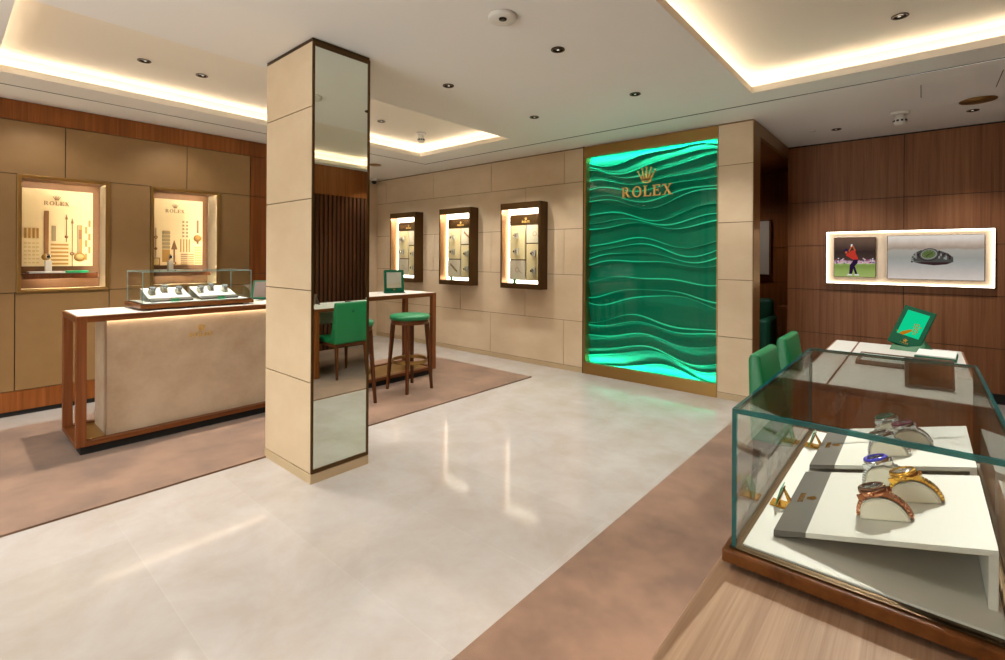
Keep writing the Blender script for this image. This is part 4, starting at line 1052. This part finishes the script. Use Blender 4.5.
# ================================================================== CEILING FITTINGS AND LIGHTS
def lamp(x, y, z, W, sz=95, blend=.75, r=.028, col=(1., .95, .89), aim=None):
    l = bpy.data.lights.new('downlight_or_fill_beam', 'SPOT'); l.energy = W*1.3; l.spot_size = math.radians(sz); l.spot_blend = blend; l.shadow_soft_size = r; l.color = col  # serves the fitted downlights and the added spots without fittings
    o = bpy.data.objects.new('downlight_or_fill_beam', l); COL.objects.link(o); o.location = (x, y, z)
    if aim: o.rotation_euler = (Vector(aim)-Vector((x,y,z))).to_track_quat('-Z','Y').to_euler()
    return o
dl0 = None
def downlight(x, y, z, label, W=55, **kw):
    global dl0
    if dl0 is None:
        dl0 = thing('downlight', label, 'downlight', (x, y, z), (0,0,0), 'recessed ceiling downlights')
        f = MB(); f.lathe([(.034,-.001),(.046,-.001),(.048,-.006),(.046,-.008),(.034,-.006),(.034,-.001)], 24); f.build('trim_ring', M['bronze_dark'], dl0, world=False)
        f = MB(); f.lathe([(0,-.0008),(.034,-.0008),(.034,-.004),(.022,-.0015),(0,-.0015)], 24); f.build('reflector', M['lens'], dl0, world=False)
        f = MB(); f.lathe([(0,-.003),(.009,-.003),(.009,-.0016),(0,-.0016)], 12, c=(-.004,.008,0)); f.build('lens', M['lamp'], dl0, world=False)
        o = dl0
    else: o = dup(dl0, (x, y, z), None, label)
    lamp(x, y, z-.02, W, **kw)
    return o
ZR = 3.07
DL = [(-4.82,1.10,ZR,'downlight in the recess above the bar counter, farther from the mirrored column'), (-4.82,1.52,ZR,'downlight in the recess above the bar counter, nearer the mirrored column'),
      (-4.82,3.40,ZR,'downlight in the recess above the bar counter, past the mirrored column'),
      (-2.98,2.76,ZC,'downlight in the flat ceiling, nearest to the mirrored column'), (-1.89,2.76,ZC,'downlight in the flat ceiling beside the large round smoke detector'),
      (-2.98,3.94,ZC,'downlight in the flat ceiling, near the corner of the counter recess'), (-1.89,3.94,ZC,'downlight in the flat ceiling above the green panel, near the cove of the showcase recess'),
      (-.118,4.1,ZR,'downlight inside the ceiling recess above the glass showcase'), (-.72,6.42,ZC,'small downlight near the top of the walnut wall beside the sprinkler'), (.357,6.42,ZC,'small downlight beside the round bronze speaker')]
for x, y, z, lab in DL: downlight(x, y, z, lab, (210 if y < 1.3 else 110) if x < -4 and y < 2 else 55)
for (x, y, z, W) in ((-.118,3.42,ZR,45),(-.118,.3,ZR,25),(-1.89,1.5,ZC,55),(-1.89,.2,ZC,55),(-2.98,.2,ZC,55),(-4.82,3.85,ZR,40),(-1.89,-1.2,ZC,55),(-3.4,-1.2,ZC,55),(-5.4,-1.2,ZC,50),(-.4,-1.6,ZC,50)):  # added ceiling spots without fittings, to raise the overall brightness
    lamp(x, y, z-.02, W)
for (x, W) in ((-6.8,50),(-5.5,62),(-4.2,66),(-3.3,30),(-1.6,40)): lamp(x, 4.7, ZC-.02, W, sz=110)  # added wall washers without fittings, to brighten the stone walls
lamp(-.118, 3.38, ZR-.02, 300, sz=60, aim=(-.1, 1.45, .85)); lamp(-.118, 4.06, ZR-.02, 90, sz=50, aim=(-.1, 1.45, .85))
for yy in (-.4, .6, 1.7): lamp(-5.9, yy, ZC-.02, 13, sz=130)  # added washers without fittings, to brighten the left wall
lamp(-6.6, 4.3, ZC-.02, 30); lamp(.75, 3.0, ZC-.02, 30); lamp(.75, 4.6, ZC-.02, 30)  # more added spots without fittings, in the alcove and by the slats
lamp(-1.95, 7.2, 2.72, 18, sz=140)  # unseen lamp added to brighten the passage

def detector(name, label, x, y, z, r, drop, cat='smoke detector'):
    t = thing(name, label, cat, (x, y, z))
    f = MB(); f.lathe([(0,-.001),(r,-.001),(r,-.018),(r*.9,-.026),(r*.45,-.03),(0,-.03)], 32); f.build('base', M['plastic'], t, world=False)
    if drop:
        f = MB(); f.lathe([(0,-.03),(r*.5,-.03),(r*.45,-.06),(r*.7,-.065),(r*.72,-.1),(r*.5,-.122),(0,-.125)], 28); f.build('sensor_head', M['plastic'], t, world=False)
        f = MB()
        for i in range(10):
            X_ = Matrix.Rotation(2*PI*i/10, 4, 'Z'); f.box(r*.68,r*.735,-.01,.01,-.098,-.08,0,X_)
        f.build('vent_slots', M['black'], t, world=False)
    else:
        f = MB(); f.lathe([(0,-.031),(r*.28,-.031),(r*.26,-.036),(0,-.036)], 20, c=(.02,-.02,0)); f.build('sensor_eye', M['lens'], t, world=False)
    return t
detector('smoke_detector', 'large flat round white detector on the flat ceiling', -1.88, 2.17, ZC, .085, False)
detector('smoke_detector', 'white smoke detector inside the ceiling recess above the bar counter', -4.89, 4.06, ZR, .06, True)
detector('smoke_detector', 'white drop detector on the ceiling before the walnut wall', -.17, 6.06, ZC, .075, True)
f = MB(); f.lathe([(0,-.001),(.03,-.001),(.028,-.008),(.008,-.012),(0,-.012)], 20); o = f.build('sprinkler', M['plastic']); o.location = (-.93, 6.35, ZC); tag(o, 'tiny white sprinkler cap on the ceiling near the bronze passage', 'sprinkler')
for (x, y, r, lab) in ((.368,6.04,.125,'round bronze ceiling speaker before the walnut wall'), (-6.43,4.42,.1,'round bronze ceiling speaker near the column mirror and stone wall')):
    t = thing('ceiling_speaker', lab, 'speaker', (x, y, ZC), (0,0,0))
    f = MB(); f.lathe([(r*.9,-.001),(r,-.001),(r,-.008),(r*.9,-.006),(r*.9,-.001)], 32); f.build('rim', M['bronze'], t, world=False)
    f = MB(); f.lathe([(0,-.001),(r*.9,-.001),(r*.9,-.004),(0,-.005)], 32); f.build('grille', M['bronze'], t, world=False)
cmr = thing('security_camera', 'small white camera at the ceiling corner of the beige wall', 'camera', (-7.55, 5.18, ZC))
f = MB(); f.lathe([(0,-.001),(.06,-.001),(.06,-.04),(.05,-.05),(0,-.05)], 24); f.build('base', M['plastic'], cmr, world=False)
f = MB(); f.lathe([(0,-.11),(.03,-.1),(.045,-.075),(.045,-.05),(0,-.05)], 24); f.build('dome', M['black'], cmr, world=False)

# ================================================================== WORLD, CAMERA, VIEW
wd = bpy.data.worlds.new('world'); S.world = wd; wd.use_nodes = True
wd.node_tree.nodes['Background'].inputs[0].default_value = (1, .985, .96, 1); wd.node_tree.nodes['Background'].inputs[1].default_value = 8.0  # even background, bright enough to fill the room through the added window
cam = bpy.data.cameras.new('camera'); co = bpy.data.objects.new('camera', cam); COL.objects.link(co)
cam.sensor_width = 36; cam.sensor_fit = 'HORIZONTAL'; cam.lens = 487.5*36/1005; cam.shift_y = -(330-257.1)/1005; cam.clip_start = .02
co.matrix_world = Matrix.Translation((0,0,1.48)) @ Matrix.Rotation(math.radians(40.755), 4, 'Z') @ Matrix.Rotation(PI/2, 4, 'X') @ Matrix.Rotation(math.radians(.3), 4, 'Z')
S.camera = co
S.view_settings.view_transform = 'Standard'; S.view_settings.look = 'None'; S.view_settings.gamma = 1; S.view_settings.use_curve_mapping = False
S.view_settings.exposure = 0.1
S.cycles.use_denoising = True
S.cycles.transparent_max_bounces = 32; S.cycles.max_bounces = 10; S.cycles.glossy_bounces = 6; S.cycles.diffuse_bounces = 5
S.cycles.sample_clamp_indirect = 6; S.cycles.caustics_reflective = False
